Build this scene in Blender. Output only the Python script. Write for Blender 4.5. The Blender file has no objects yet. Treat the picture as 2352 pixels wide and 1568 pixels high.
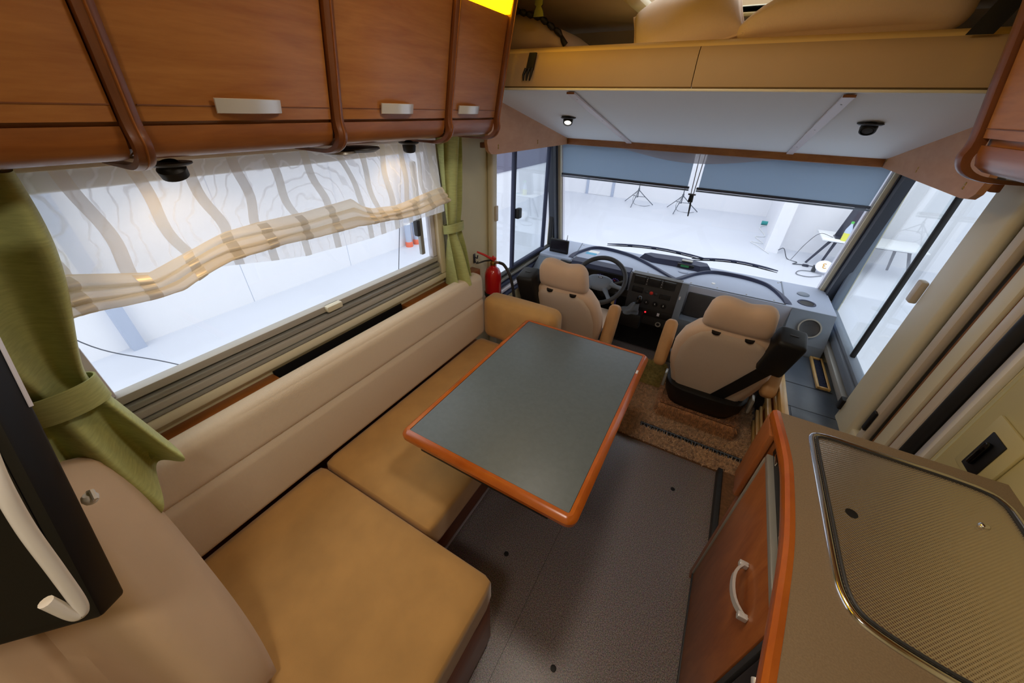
import bpy, bmesh, math, random
from mathutils import Vector, Matrix
random.seed(7)
D = bpy.data
SC = bpy.context.scene
COL = SC.collection
pi = math.pi

# ------------------------------------------------------------------ camera
F_PX = 818.9
yaw, pit, rol = math.radians(29.059), math.radians(33.266), math.radians(1.743)
cf = Vector((-math.sin(yaw) * math.cos(pit), math.cos(yaw) * math.cos(pit), -math.sin(pit)))
cr = Vector((math.cos(yaw), math.sin(yaw), 0))
cu = cr.cross(cf)
r2 = cr * math.cos(rol) + cu * math.sin(rol)
u2 = -cr * math.sin(rol) + cu * math.cos(rol)
cam = D.cameras.new('camera')
cam.sensor_width = 36.0
cam.lens = 36.0 * F_PX / 2352.0
cam.clip_start = 0.02
cam_ob = D.objects.new('camera', cam)
COL.objects.link(cam_ob)
cam_ob.matrix_world = Matrix(((r2.x, u2.x, -cf.x, 0), (r2.y, u2.y, -cf.y, 0), (r2.z, u2.z, -cf.z, 1.72), (0, 0, 0, 1)))
SC.camera = cam_ob

# ------------------------------------------------------------------ world, exposure
W = D.worlds.new('world'); SC.world = W
W.use_nodes = True
bg = W.node_tree.nodes['Background']
bg.inputs[0].default_value = (0.93, 0.965, 1.0, 1)
bg.inputs[1].default_value = 2.0
SC.view_settings.view_transform = 'Standard'
SC.view_settings.look = 'None'
SC.view_settings.gamma = 1.0
SC.view_settings.use_curve_mapping = False
SC.view_settings.exposure = -0.05

# ------------------------------------------------------------------ materials
MATS = {}
def srgb(r, g, b):
    f = lambda c: (c / 255 / 12.92) if c <= 10 else ((c / 255 + .055) / 1.055) ** 2.4
    return (f(r), f(g), f(b), 1)
def base(name):
    m = D.materials.new(name); m.use_nodes = True
    return m, m.node_tree.nodes, m.node_tree.links, m.node_tree.nodes['Principled BSDF']
def mat(name, col, rough=.5, metal=0, noise=0, nscale=40, bump=0, bscale=200, stretch=(1, 1, 1), emit=0, ecol=None, spec=None, coat=0, sheen=0):
    """plain surface with optional colour noise and fine bump"""
    m, N, L, P = base(name)
    P.inputs['Base Color'].default_value = col
    P.inputs['Roughness'].default_value = rough
    P.inputs['Metallic'].default_value = metal
    if spec is not None: P.inputs['Specular IOR Level'].default_value = spec
    if coat: P.inputs['Coat Weight'].default_value = coat; P.inputs['Coat Roughness'].default_value = .12
    if sheen: P.inputs['Sheen Weight'].default_value = sheen; P.inputs['Sheen Roughness'].default_value = .5
    if emit:
        P.inputs['Emission Color'].default_value = ecol or col
        P.inputs['Emission Strength'].default_value = emit
    if noise or bump:
        tc = N.new('ShaderNodeTexCoord'); mp = N.new('ShaderNodeMapping')
        mp.inputs['Scale'].default_value = stretch
        L.new(tc.outputs['Object'], mp.inputs['Vector'])
    if noise:
        n = N.new('ShaderNodeTexNoise'); n.inputs['Scale'].default_value = nscale; n.inputs['Detail'].default_value = 5
        L.new(mp.outputs[0], n.inputs['Vector'])
        mx = N.new('ShaderNodeMix'); mx.data_type = 'RGBA'
        mx.inputs[6].default_value = tuple(max(0, c * (1 - noise)) for c in col[:3]) + (1,)
        mx.inputs[7].default_value = tuple(min(1, c * (1 + noise)) for c in col[:3]) + (1,)
        rr = N.new('ShaderNodeMapRange'); rr.inputs[1].default_value = .3; rr.inputs[2].default_value = .7
        L.new(n.outputs[0], rr.inputs[0]); L.new(rr.outputs[0], mx.inputs[0]); L.new(mx.outputs[2], P.inputs['Base Color'])
    if bump:
        n2 = N.new('ShaderNodeTexNoise'); n2.inputs['Scale'].default_value = bscale; n2.inputs['Detail'].default_value = 3
        L.new(mp.outputs[0], n2.inputs['Vector'])
        b = N.new('ShaderNodeBump'); b.inputs['Strength'].default_value = bump; b.inputs['Distance'].default_value = .004
        L.new(n2.outputs[0], b.inputs['Height']); L.new(b.outputs[0], P.inputs['Normal'])
    MATS[name] = m
    return m
def wood(name, c1, c2, stretch, rough=.4, coat=.25):
    m, N, L, P = base(name)
    P.inputs['Roughness'].default_value = rough
    P.inputs['Coat Weight'].default_value = coat; P.inputs['Coat Roughness'].default_value = .2
    tc = N.new('ShaderNodeTexCoord'); mp = N.new('ShaderNodeMapping'); mp.inputs['Scale'].default_value = stretch
    L.new(tc.outputs['Object'], mp.inputs['Vector'])
    n = N.new('ShaderNodeTexNoise'); n.inputs['Scale'].default_value = 3; n.inputs['Detail'].default_value = 8; n.inputs['Distortion'].default_value = 1.2
    n2 = N.new('ShaderNodeTexNoise'); n2.inputs['Scale'].default_value = 22; n2.inputs['Detail'].default_value = 4
    L.new(mp.outputs[0], n.inputs['Vector']); L.new(mp.outputs[0], n2.inputs['Vector'])
    ad = N.new('ShaderNodeMath'); ad.operation = 'MULTIPLY_ADD'; ad.inputs[1].default_value = .35
    L.new(n2.outputs[0], ad.inputs[0]); L.new(n.outputs[0], ad.inputs[2])
    cr_ = N.new('ShaderNodeValToRGB'); cr_.color_ramp.elements[0].position = .45; cr_.color_ramp.elements[1].position = .85
    cr_.color_ramp.elements[0].color = c2; cr_.color_ramp.elements[1].color = c1
    L.new(ad.outputs[0], cr_.inputs[0]); L.new(cr_.outputs[0], P.inputs['Base Color'])
    MATS[name] = m
    return m
def ribbed(name, col, scale, axis, rough=.9, amp=.25, noise=.08):
    """woven cloth with a fine rib"""
    m, N, L, P = base(name)
    P.inputs['Roughness'].default_value = rough
    P.inputs['Sheen Weight'].default_value = .25
    tc = N.new('ShaderNodeTexCoord')
    w = N.new('ShaderNodeTexWave'); w.bands_direction = axis; w.inputs['Scale'].default_value = scale
    w.inputs['Distortion'].default_value = .6; w.inputs['Detail'].default_value = 2
    n = N.new('ShaderNodeTexNoise'); n.inputs['Scale'].default_value = 160
    L.new(tc.outputs['Object'], w.inputs[0]); L.new(tc.outputs['Object'], n.inputs['Vector'])
    a = N.new('ShaderNodeMath'); a.operation = 'MULTIPLY_ADD'; a.inputs[1].default_value = .6
    L.new(n.outputs[0], a.inputs[0]); L.new(w.outputs[1], a.inputs[2])
    b = N.new('ShaderNodeBump'); b.inputs['Strength'].default_value = amp; b.inputs['Distance'].default_value = .003
    L.new(a.outputs[0], b.inputs['Height']); L.new(b.outputs[0], P.inputs['Normal'])
    mx = N.new('ShaderNodeMix'); mx.data_type = 'RGBA'
    mx.inputs[6].default_value = tuple(c * (1 - noise) for c in col[:3]) + (1,)
    mx.inputs[7].default_value = tuple(min(1, c * (1 + noise)) for c in col[:3]) + (1,)
    L.new(a.outputs[0], mx.inputs[0]); L.new(mx.outputs[2], P.inputs['Base Color'])
    MATS[name] = m
    return m
def glass(name, tint=(.98, .99, 1, 1), refl=.03):
    m = D.materials.new(name); m.use_nodes = True
    N, L = m.node_tree.nodes, m.node_tree.links
    N.remove(N['Principled BSDF'])
    t = N.new('ShaderNodeBsdfTransparent'); t.inputs[0].default_value = tint
    g = N.new('ShaderNodeBsdfGlossy'); g.inputs['Roughness'].default_value = .01
    lw = N.new('ShaderNodeLayerWeight'); lw.inputs[0].default_value = .5
    pw = N.new('ShaderNodeMath'); pw.operation = 'POWER'; pw.inputs[1].default_value = 4.5
    fr = N.new('ShaderNodeMath'); fr.operation = 'MULTIPLY_ADD'; fr.inputs[1].default_value = .6; fr.inputs[2].default_value = refl
    L.new(lw.outputs['Facing'], pw.inputs[0]); L.new(pw.outputs[0], fr.inputs[0])
    mx = N.new('ShaderNodeMixShader')
    L.new(fr.outputs[0], mx.inputs[0]); L.new(t.outputs[0], mx.inputs[1]); L.new(g.outputs[0], mx.inputs[2])
    L.new(mx.outputs[0], N['Material Output'].inputs[0])
    MATS[name] = m
    return m
def sheer(name, col, transp, trans=.5, gloss=0, pattern=False):
    """see-through cloth: part holes, part translucent, part diffuse"""
    m = D.materials.new(name); m.use_nodes = True
    N, L = m.node_tree.nodes, m.node_tree.links
    N.remove(N['Principled BSDF'])
    t = N.new('ShaderNodeBsdfTransparent')
    d = N.new('ShaderNodeBsdfDiffuse'); d.inputs[0].default_value = col
    tl = N.new('ShaderNodeBsdfTranslucent'); tl.inputs[0].default_value = col
    a = N.new('ShaderNodeMixShader'); a.inputs[0].default_value = trans
    L.new(d.outputs[0], a.inputs[1]); L.new(tl.outputs[0], a.inputs[2])
    out = a
    if gloss:
        g = N.new('ShaderNodeBsdfGlossy'); g.inputs[0].default_value = srgb(250, 225, 170); g.inputs['Roughness'].default_value = .35
        c = N.new('ShaderNodeMixShader'); c.inputs[0].default_value = gloss
        L.new(a.outputs[0], c.inputs[1]); L.new(g.outputs[0], c.inputs[2]); out = c
    b = N.new('ShaderNodeMixShader'); b.inputs[0].default_value = transp
    L.new(out.outputs[0], b.inputs[1]); L.new(t.outputs[0], b.inputs[2])
    if pattern:   # faint woven paisley swirls
        tc = N.new('ShaderNodeTexCoord'); v = N.new('ShaderNodeTexWave'); v.wave_type = 'RINGS'
        v.inputs['Scale'].default_value = 9; v.inputs['Distortion'].default_value = 9; v.inputs['Detail'].default_value = 2; v.inputs['Detail Scale'].default_value = 1.4
        L.new(tc.outputs['Object'], v.inputs[0])
        mr = N.new('ShaderNodeMapRange'); mr.inputs[1].default_value = .86; mr.inputs[2].default_value = 1
        mr.inputs[3].default_value = transp; mr.inputs[4].default_value = transp - .22
        L.new(v.outputs[1], mr.inputs[0]); L.new(mr.outputs[0], b.inputs[0])
    L.new(b.outputs[0], N['Material Output'].inputs[0])
    MATS[name] = m
    return m

wood('cab_wood', srgb(172, 114, 56), srgb(148, 90, 38), (3, 1, 9))
wood('rib_wood', srgb(118, 68, 34), srgb(94, 50, 22), (3, 3, 1))
wood('trim_wood', srgb(152, 92, 40), srgb(130, 74, 28), (3, 1, 9))
wood('rim_wood', srgb(192, 102, 28), srgb(170, 82, 18), (1.5, 1.5, 6), rough=.25, coat=.6)
wood('panel_wood', srgb(206, 156, 118), srgb(192, 140, 102), (9, 1, 3), rough=.5, coat=.1)
wood('base_wood', srgb(150, 80, 36), srgb(124, 62, 26), (1, 1, 6))
wood('door_wood', srgb(172, 104, 54), srgb(144, 80, 38), (5, 5, 1))
wood('pale_wood', srgb(222, 186, 118), srgb(196, 150, 80), (6, 1, 1), rough=.35)
mat('silver', srgb(214, 215, 216), .32, .35)
mat('chrome', srgb(225, 225, 225), .12, 1)
mat('brass', srgb(190, 150, 80), .3, 1)
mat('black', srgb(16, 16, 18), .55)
mat('tv_black', srgb(5, 5, 6), .45)
mat('black_gloss', srgb(8, 8, 10), .12)
mat('black_rubber', srgb(22, 22, 24), .6)
mat('dark_grey', srgb(52, 54, 58), .5, noise=.1, bump=.1, bscale=600)
mat('wall_cream', srgb(214, 206, 168), .6, noise=.03, nscale=6, bump=.04)
mat('frame_cream', srgb(222, 214, 186), .4)
mat('jamb_pink', srgb(208, 196, 178), .4)
mat('jamb_brown', srgb(132, 84, 34), .6)
mat('alu_grey', srgb(158, 158, 152), .35, .3)
mat('alu_warm', srgb(182, 178, 168), .4, .1)
mat('pillar_dark', srgb(46, 52, 64), .5)
mat('alu_light', srgb(222, 222, 232), .3, .2)
mat('door_panel', srgb(196, 184, 132), .5, noise=.04, nscale=4)
mat('ceiling_cloth', srgb(196, 172, 138), .85, noise=.05, nscale=5, bump=.1, bscale=500)
mat('bed_cloth', srgb(184, 154, 112), .7, noise=.04, nscale=5, bump=.05, bscale=700)
mat('bed_edge', srgb(228, 196, 130), .7)
mat('bed_under', srgb(238, 242, 245), .7, bump=.05, bscale=500)
mat('batten', srgb(222, 212, 214), .4)
mat('suede', srgb(188, 146, 86), .85, noise=.1, nscale=9, sheen=.3, bump=.05, bscale=500)
ribbed('ribbed_beige', srgb(220, 204, 180), 160, 'Y', amp=.3)
mat('beige_suede', srgb(208, 184, 154), .85, noise=.06, nscale=8, sheen=.3)
mat('pillow_cloth', srgb(198, 170, 138), .85, noise=.05, nscale=6, sheen=.2, bump=.04, bscale=400)
ribbed('seat_weave', srgb(212, 192, 172), 130, 'X', amp=.35, noise=.12)
mat('seat_plain', srgb(220, 190, 162), .85, noise=.05, nscale=8, sheen=.3)
mat('arm_leather', srgb(188, 142, 92), .55, noise=.1, nscale=14, bump=.15, bscale=40)
mat('green_cloth', srgb(176, 182, 116), .75, noise=.12, nscale=30, stretch=(1, 1, 8), bump=.15, bscale=300, sheen=.2)
mat('laminate', srgb(98, 110, 114), .45, noise=.06, nscale=60, bump=.04, bscale=900)
mat('counter', srgb(140, 122, 98), .5, noise=.12, nscale=320, bump=.05, bscale=900)
mat('dash_grey', srgb(172, 184, 208), .6, noise=.03, nscale=400, bump=.12, bscale=900)
mat('dash_dark', srgb(46, 54, 84), .6, bump=.1, bscale=900)
mat('dash_mid', srgb(112, 124, 140), .5, bump=.08, bscale=900)
mat('fascia', srgb(48, 48, 50), .5, bump=.06, bscale=900)
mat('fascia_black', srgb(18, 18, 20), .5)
mat('vinyl_blue', srgb(74, 84, 98), .35, noise=.05, nscale=30, bump=.05, bscale=700)
mat('red_paint', srgb(200, 24, 26), .25, coat=.5)
mat('red_plastic', srgb(226, 60, 50), .4)
mat('hose', srgb(40, 40, 44), .5)
mat('white_plastic', srgb(232, 228, 220), .35)
mat('white_paint', srgb(236, 238, 240), .8)

mat('blind_bar', srgb(38, 44, 60), .4)
mat('cord_brown', srgb(96, 84, 80), .7)
mat('led_yellow', srgb(255, 214, 40), .5, emit=7, ecol=srgb(255, 204, 6))
mat('bulb', srgb(255, 236, 190), .4, emit=9, ecol=srgb(255, 226, 160))
mat('bulb_white', srgb(255, 250, 240), .4, emit=1.2, ecol=srgb(255, 250, 240))
mat('fill_diffuser', srgb(255, 240, 215), .5, emit=2.0, ecol=srgb(255, 226, 180))  # glowing face of the added ceiling fill lamps
mat('screen', srgb(30, 28, 36), .2)
mat('lcd_green', srgb(30, 90, 50), .3, emit=.25, ecol=srgb(40, 120, 60))
mat('led_red', srgb(255, 30, 40), .4, emit=3, ecol=srgb(255, 30, 40))
mat('gauge_face', srgb(22, 22, 60), .4)
mat('gauge_mark', srgb(150, 150, 240), .5, emit=.35, ecol=srgb(110, 110, 240))
mat('sticker_blue', srgb(60, 160, 200), .5)
mat('white_flat', srgb(240, 240, 240), .6)
mat('hall_white', srgb(234, 235, 240), .85, noise=.015, nscale=.6)
mat('hall_floor_m', srgb(208, 212, 222), .45, noise=.03, nscale=.9)
mat('hall_dark', srgb(112, 110, 128), .8)
mat('steel_blue', srgb(176, 186, 206), .5)
mat('stand_grey', srgb(84, 92, 104), .5)
mat('cable_dark', srgb(70, 74, 84), .6)
mat('cable_white', srgb(224, 226, 226), .6)
mat('laptop_dark', srgb(42, 44, 62), .3)
mat('orange', srgb(220, 120, 60), .5)
mat('teal', srgb(40, 150, 150), .5)
mat('pink', srgb(230, 120, 130), .5)
mat('bottle_green', srgb(90, 200, 90), .4)
mat('drink_yellow', srgb(226, 226, 90), .3)
mat('bottle_clear', srgb(190, 205, 225), .15)
mat('red_orange', srgb(226, 110, 80), .5)
mat('blue_plastic', srgb(40, 44, 130), .4)
mat('gold_key', srgb(200, 180, 120), .3, .8)
mat('clear_plastic', srgb(236, 236, 232), .3, spec=.6)
glass('pane'); glass('pane_tint', (.95, .975, .98, 1), .06)
sheer('sheer_white', srgb(246, 246, 248), .42, .6, pattern=True)
sheer('sheer_fold', srgb(240, 228, 206), .16, .45)
sheer('sheer_ribbon', srgb(228, 226, 222), .34, .6, gloss=.25)
sheer('blind_grey', srgb(188, 203, 218), .0, .55)
sheer('net', srgb(214, 208, 212), .4, .4)
mat('carpet_base', srgb(130, 92, 62), .95, noise=.25, nscale=60)
mat('pile_brown', srgb(230, 188, 148), .9, noise=.35, nscale=50, sheen=.3)
mat('pile_dark', srgb(206, 150, 100), .9, noise=.35, nscale=50, sheen=.3)
mat('pile_green', srgb(196, 178, 110), .9, noise=.3, nscale=50)

# speckled vinyl floor
m, N, L, P = base('floor_vinyl')
P.inputs['Roughness'].default_value = .32
tc = N.new('ShaderNodeTexCoord')
v = N.new('ShaderNodeTexVoronoi'); v.inputs['Scale'].default_value = 420
n1 = N.new('ShaderNodeTexNoise'); n1.inputs['Scale'].default_value = 260; n1.inputs['Detail'].default_value = 4
n3 = N.new('ShaderNodeTexNoise'); n3.inputs['Scale'].default_value = 5
for q in (v, n1, n3): L.new(tc.outputs['Object'], q.inputs['Vector'])
rp = N.new('ShaderNodeValToRGB'); e = rp.color_ramp.elements
e[0].position = .34; e[0].color = srgb(88, 82, 84); e[1].position = .66; e[1].color = srgb(182, 170, 168)
L.new(n1.outputs[0], rp.inputs[0])
mx = N.new('ShaderNodeMix'); mx.data_type = 'RGBA'; mx.blend_type = 'MULTIPLY'; mx.inputs[0].default_value = .35
L.new(rp.outputs[0], mx.inputs[6]); L.new(v.outputs['Color'], mx.inputs[7]); L.new(mx.outputs[2], P.inputs['Base Color'])
bp = N.new('ShaderNodeBump'); bp.inputs['Strength'].default_value = .12; bp.inputs['Distance'].default_value = .002
L.new(n1.outputs[0], bp.inputs['Height']); L.new(bp.outputs[0], P.inputs['Normal'])
MATS['floor_vinyl'] = m
# dimpled steel / glass hob cover
m, N, L, P = base('lid_steel')
P.inputs['Metallic'].default_value = .9; P.inputs['Roughness'].default_value = .2
P.inputs['Base Color'].default_value = srgb(216, 206, 192)
tc = N.new('ShaderNodeTexCoord')
sep = N.new('ShaderNodeSeparateXYZ'); L.new(tc.outputs['Object'], sep.inputs[0])
def sinw(o, k):
    a = N.new('ShaderNodeMath'); a.operation = 'MULTIPLY'; a.inputs[1].default_value = k
    s = N.new('ShaderNodeMath'); s.operation = 'SINE'
    L.new(o, a.inputs[0]); L.new(a.outputs[0], s.inputs[0]); return s
pr_ = N.new('ShaderNodeMath'); pr_.operation = 'MULTIPLY'
L.new(sinw(sep.outputs[0], 2 * pi / .0072).outputs[0], pr_.inputs[0]); L.new(sinw(sep.outputs[1], 2 * pi / .0072).outputs[0], pr_.inputs[1])
bp = N.new('ShaderNodeBump'); bp.inputs['Strength'].default_value = .2; bp.inputs['Distance'].default_value = .002
L.new(pr_.outputs[0], bp.inputs['Height']); L.new(bp.outputs[0], P.inputs['Normal'])
MATS['lid_steel'] = m

# ------------------------------------------------------------------ mesh helpers
WLOC = {}
class MB:
    def __init__(s): s.bm = bmesh.new()
    def _new(s, fn):
        old = set(s.bm.verts); fn(); return [v for v in s.bm.verts if v not in old]
    def box(s, a, b):
        x0, y0, z0 = a; x1, y1, z1 = b
        V = [s.bm.verts.new((x, y, z)) for x in (x0, x1) for y in (y0, y1) for z in (z0, z1)]
        for f in ((0, 1, 3, 2), (4, 6, 7, 5), (0, 4, 5, 1), (2, 3, 7, 6), (0, 2, 6, 4), (1, 5, 7, 3)):
            s.bm.faces.new([V[i] for i in f])
        return s
    def rbox(s, a, b, r=.01, seg=2, M=None):
        t = bmesh.new()
        bmesh.ops.create_cube(t, size=1)
        for v in t.verts: v.co = Vector([(a[i] + b[i]) / 2 + v.co[i] * (b[i] - a[i]) for i in range(3)])
        bmesh.ops.bevel(t, geom=list(t.edges) + list(t.verts), offset=r, segments=seg, affect='EDGES', profile=.5)
        if M is not None: bmesh.ops.transform(t, matrix=M, verts=t.verts)
        s._merge(t); return s
    def _merge(s, t):
        mp = {v: s.bm.verts.new(v.co) for v in t.verts}
        for f in t.faces:
            try: s.bm.faces.new([mp[v] for v in f.verts])
            except ValueError: pass
        t.free()
    def prism(s, pts, axis, lo, hi):
        """closed 2D outline swept along an axis; pts given in the other two axes in x,y,z order"""
        def P(p, h):
            q = list(p); q.insert(axis, h); return q
        A = [s.bm.verts.new(P(p, lo)) for p in pts]; B = [s.bm.verts.new(P(p, hi)) for p in pts]
        n = len(pts)
        for i in range(n): s.bm.faces.new((A[i], A[(i + 1) % n], B[(i + 1) % n], B[i]))
        s.bm.faces.new(A[::-1]); s.bm.faces.new(B)
        return s
    def loft(s, rings, cap=True, closed=True):
        R = [[s.bm.verts.new(p) for p in r] for r in rings]
        n = len(rings[0])
        for i in range(len(R) - 1):
            for j in range(n if closed else n - 1):
                s.bm.faces.new((R[i][j], R[i][(j + 1) % n], R[i + 1][(j + 1) % n], R[i + 1][j]))
        if cap and closed:
            s.bm.faces.new(R[0][::-1]); s.bm.faces.new(R[-1])
        return s
    def tube(s, pts, r, n=8, flat=None):
        pts = [Vector(p) for p in pts]; rings = []; up = None
        for i, p in enumerate(pts):
            d = (pts[min(i + 1, len(pts) - 1)] - pts[max(i - 1, 0)]).normalized()
            if up is None:
                up = Vector((0, 0, 1)) if abs(d.z) < .9 else Vector((1, 0, 0))
            u = (up - d * up.dot(d)).normalized(); w = d.cross(u); up = u
            rr = r[i] if isinstance(r, (list, tuple)) else r
            rings.append([p + (u * math.cos(t) * (flat or 1) + w * math.sin(t)) * rr for t in [2 * pi * k / n for k in range(n)]])
        return s.loft(rings)
    def lathe(s, prof, c=(0, 0, 0), axis=(0, 0, 1), n=24):
        """profile of (radius, height) turned about an axis through c"""
        c = Vector(c); d = Vector(axis).normalized()
        u = d.orthogonal().normalized(); w = d.cross(u)
        rings = [[c + d * h + (u * math.cos(t) + w * math.sin(t)) * max(r, 1e-5) for t in [2 * pi * k / n for k in range(n)]] for r, h in prof]
        if prof[0][0] > .002 and prof[-1][0] > .002: return s.loft(rings + [rings[0]], cap=False)
        return s.loft(rings)
    def grid(s, fn, nu, nv):
        V = [[s.bm.verts.new(fn(i / nu, j / nv)) for j in range(nv + 1)] for i in range(nu + 1)]
        for i in range(nu):
            for j in range(nv): s.bm.faces.new((V[i][j], V[i + 1][j], V[i + 1][j + 1], V[i][j + 1]))
        return s
    def ball(s, c, r, n=12):
        c = Vector(c); r = r if isinstance(r, (tuple, list)) else (r, r, r)
        rings = []
        for i in range(1, n):
            ph = pi * i / n
            rings.append([c + Vector((r[0] * math.sin(ph) * math.cos(t), r[1] * math.sin(ph) * math.sin(t), -r[2] * math.cos(ph))) for t in [2 * pi * k / (2 * n) for k in range(2 * n)]])
        return s.loft(rings)
    def cushion(s, a, b, r=.03, bulge=(0, 0, 0), cuts=14, fn=None):
        """soft box: rounded edges, faces swelling by bulge per axis"""
        t = bmesh.new(); bmesh.ops.create_cube(t, size=2)
        bmesh.ops.subdivide_edges(t, edges=list(t.edges), cuts=cuts, use_grid_fill=True)
        h = [(b[i] - a[i]) / 2 for i in range(3)]; c = [(a[i] + b[i]) / 2 for i in range(3)]
        for v in t.verts:
            u = [max(-1, min(1, math.sin(x * pi / 2) * .35 + x * .65)) for x in v.co]
            p = Vector([u[i] * h[i] for i in range(3)])
            q = Vector([max(-(h[i] - r), min(h[i] - r, p[i])) for i in range(3)])
            d = p - q
            if d.length > 1e-9: p = q + d.normalized() * r
            for i in range(3):
                o = [k for k in range(3) if k != i]
                p[i] += bulge[i] * u[i] * (1 - u[o[0]] ** 2) * (1 - u[o[1]] ** 2)
            p = Vector([p[i] + c[i] for i in range(3)])
            v.co = fn(p) if fn else p
        s._merge(t); return s
    def xf(s, M):
        bmesh.ops.transform(s.bm, matrix=M, verts=s.bm.verts); return s
    def solidify(s, th):
        bmesh.ops.recalc_face_normals(s.bm, faces=s.bm.faces)
        bmesh.ops.solidify(s.bm, geom=list(s.bm.faces), thickness=th); return s
    def out(s, name, material, parent=None, label=None, smooth=True, ang=40, fixn=True, kind=None):
        bm = s.bm
        bmesh.ops.remove_doubles(bm, verts=bm.verts, dist=1e-6)
        if fixn: bmesh.ops.recalc_face_normals(bm, faces=bm.faces)
        xs = [v.co.x for v in bm.verts]; ys = [v.co.y for v in bm.verts]; zs = [v.co.z for v in bm.verts]
        o3 = Vector(((min(xs) + max(xs)) / 2, (min(ys) + max(ys)) / 2, min(zs)))
        for v in bm.verts: v.co -= o3
        me = D.meshes.new(name); bm.to_mesh(me); bm.free()
        me.materials.append(MATS[material])
        if smooth:
            for p in me.polygons: p.use_smooth = True
            me.set_sharp_from_angle(angle=math.radians(ang))
        ob = D.objects.new(name, me); COL.objects.link(ob)
        WLOC[ob] = o3
        if parent:
            ob.parent = parent; ob.location = o3 - WLOC[parent]
        else: ob.location = o3
        if label: ob['label'] = label
        if kind: ob['kind'] = kind
        return ob
def tag(o, label, cat, group=None):
    o['label'] = label; o['category'] = cat
    if group: o['group'] = group
    return o
def thing(name, loc, label, cat, group=None):
    o = D.objects.new(name, None); COL.objects.link(o); o.location = loc; o.empty_display_size = .05
    WLOC[o] = Vector(loc)
    return tag(o, label, cat, group)
def struct(o): o['kind'] = 'structure'; return o
def sroot(name, loc):
    o = D.objects.new(name, None); COL.objects.link(o); o.location = loc; WLOC[o] = Vector(loc); o['kind'] = 'structure'; o.empty_display_size = .05
    return o
def copy_tree(o, delta, parent=None):
    c = o.copy(); COL.objects.link(c)
    WLOC[c] = WLOC.get(o, Vector()) + Vector(delta)
    if parent: c.parent = parent
    else: c.location = o.location + Vector(delta)
    for ch in [k for k in D.objects if k.parent == o]: copy_tree(ch, delta, c)
    return c
def spline(pts, n=8):
    """Catmull-Rom through points"""
    P = [Vector(p) for p in pts]; P = [P[0] * 2 - P[1]] + P + [P[-1] * 2 - P[-2]]; out = []
    for i in range(1, len(P) - 2):
        for k in range(n):
            t = k / n
            out.append(.5 * ((2 * P[i]) + (-P[i - 1] + P[i + 1]) * t + (2 * P[i - 1] - 5 * P[i] + 4 * P[i + 1] - P[i + 2]) * t * t + (-P[i - 1] + 3 * P[i] - 3 * P[i + 1] + P[i + 2]) * t ** 3))
    out.append(P[-2]); return out
def lerp(tab, t):
    if t <= tab[0][0]: return tab[0][1]
    for (a, va), (b, vb) in zip(tab, tab[1:]):
        if t <= b: return va + (vb - va) * (t - a) / (b - a)
    return tab[-1][1]
def rect_wall(mb, x0, x1, yr, zr, holes):
    """wall slab with rectangular openings (y0,y1,z0,z1)"""
    ys = sorted({yr[0], yr[1], *[h[0] for h in holes], *[h[1] for h in holes]})
    zs = sorted({zr[0], zr[1], *[h[2] for h in holes], *[h[3] for h in holes]})
    for i in range(len(ys) - 1):
        for j in range(len(zs) - 1):
            cy, cz = (ys[i] + ys[i + 1]) / 2, (zs[j] + zs[j + 1]) / 2
            if not any(h[0] < cy < h[1] and h[2] < cz < h[3] for h in holes):
                mb.box((x0, ys[i], zs[j]), (x1, ys[i + 1], zs[j + 1]))
    return mb

XL, XR, XC = -1.28, .84, -.24
ZC = 2.10
# ================================================================== SETTING
fl = struct(MB().box((XL, -1.0, -.05), (XR, 3.14, 0)).out('floor', 'floor_vinyl', smooth=False))
for x, y in ((.205, 1.488), (-.403, .733), (-.049, .476)):
    MB().lathe([(.001, .0), (.011, .0), (.011, .003), (.007, .004), (.001, .004)], (x, y, 0), n=14).out('floor_plug', 'black', fl, 'small black floor plug')
MB().box((-.235, .2, 0), (-.2335, 1.72, .0006)).out('seam', 'dark_grey', fl, smooth=False)

LW = (.07, 1.43, .935, 1.60)          # living window opening
LC = (1.99, 2.98, .665, 1.52)         # driver side window opening
wl = struct(rect_wall(MB(), XL - .04, XL, (-1.0, 3.14), (-.05, ZC), [LW, LC]).out('wall_left', 'wall_cream', smooth=False))
RC = (2.0, 3.0, .60, 1.55)            # passenger side window opening
RD = (.62, 1.38, .12, 1.98)           # entry door opening
wr = struct(rect_wall(MB(), XR, XR + .04, (-1.0, 3.14), (-.05, ZC), [RC, RD]).out('wall_right', 'wall_cream', smooth=False))
struct(MB().box((XL - .04, -1.04, -.05), (XR + .04, -1.0, ZC)).out('wall_rear', 'wall_cream', smooth=False))
# front: nose panel below the windscreen and header above
wf = sroot('wall_front', (XC, 3.14, -.05))
MB().box((XL - .04, 3.14, -.05), (XR + .04, 3.2, .665)).out('nose_panel', 'white_paint', wf, smooth=False)
MB().prism([(2.62, 2.10), (2.60, 2.13), (2.95, 1.52), (2.925, 1.50)][::1], 0, XL, XR).out('header_lining', 'ceiling_cloth', wf, smooth=False)
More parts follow.
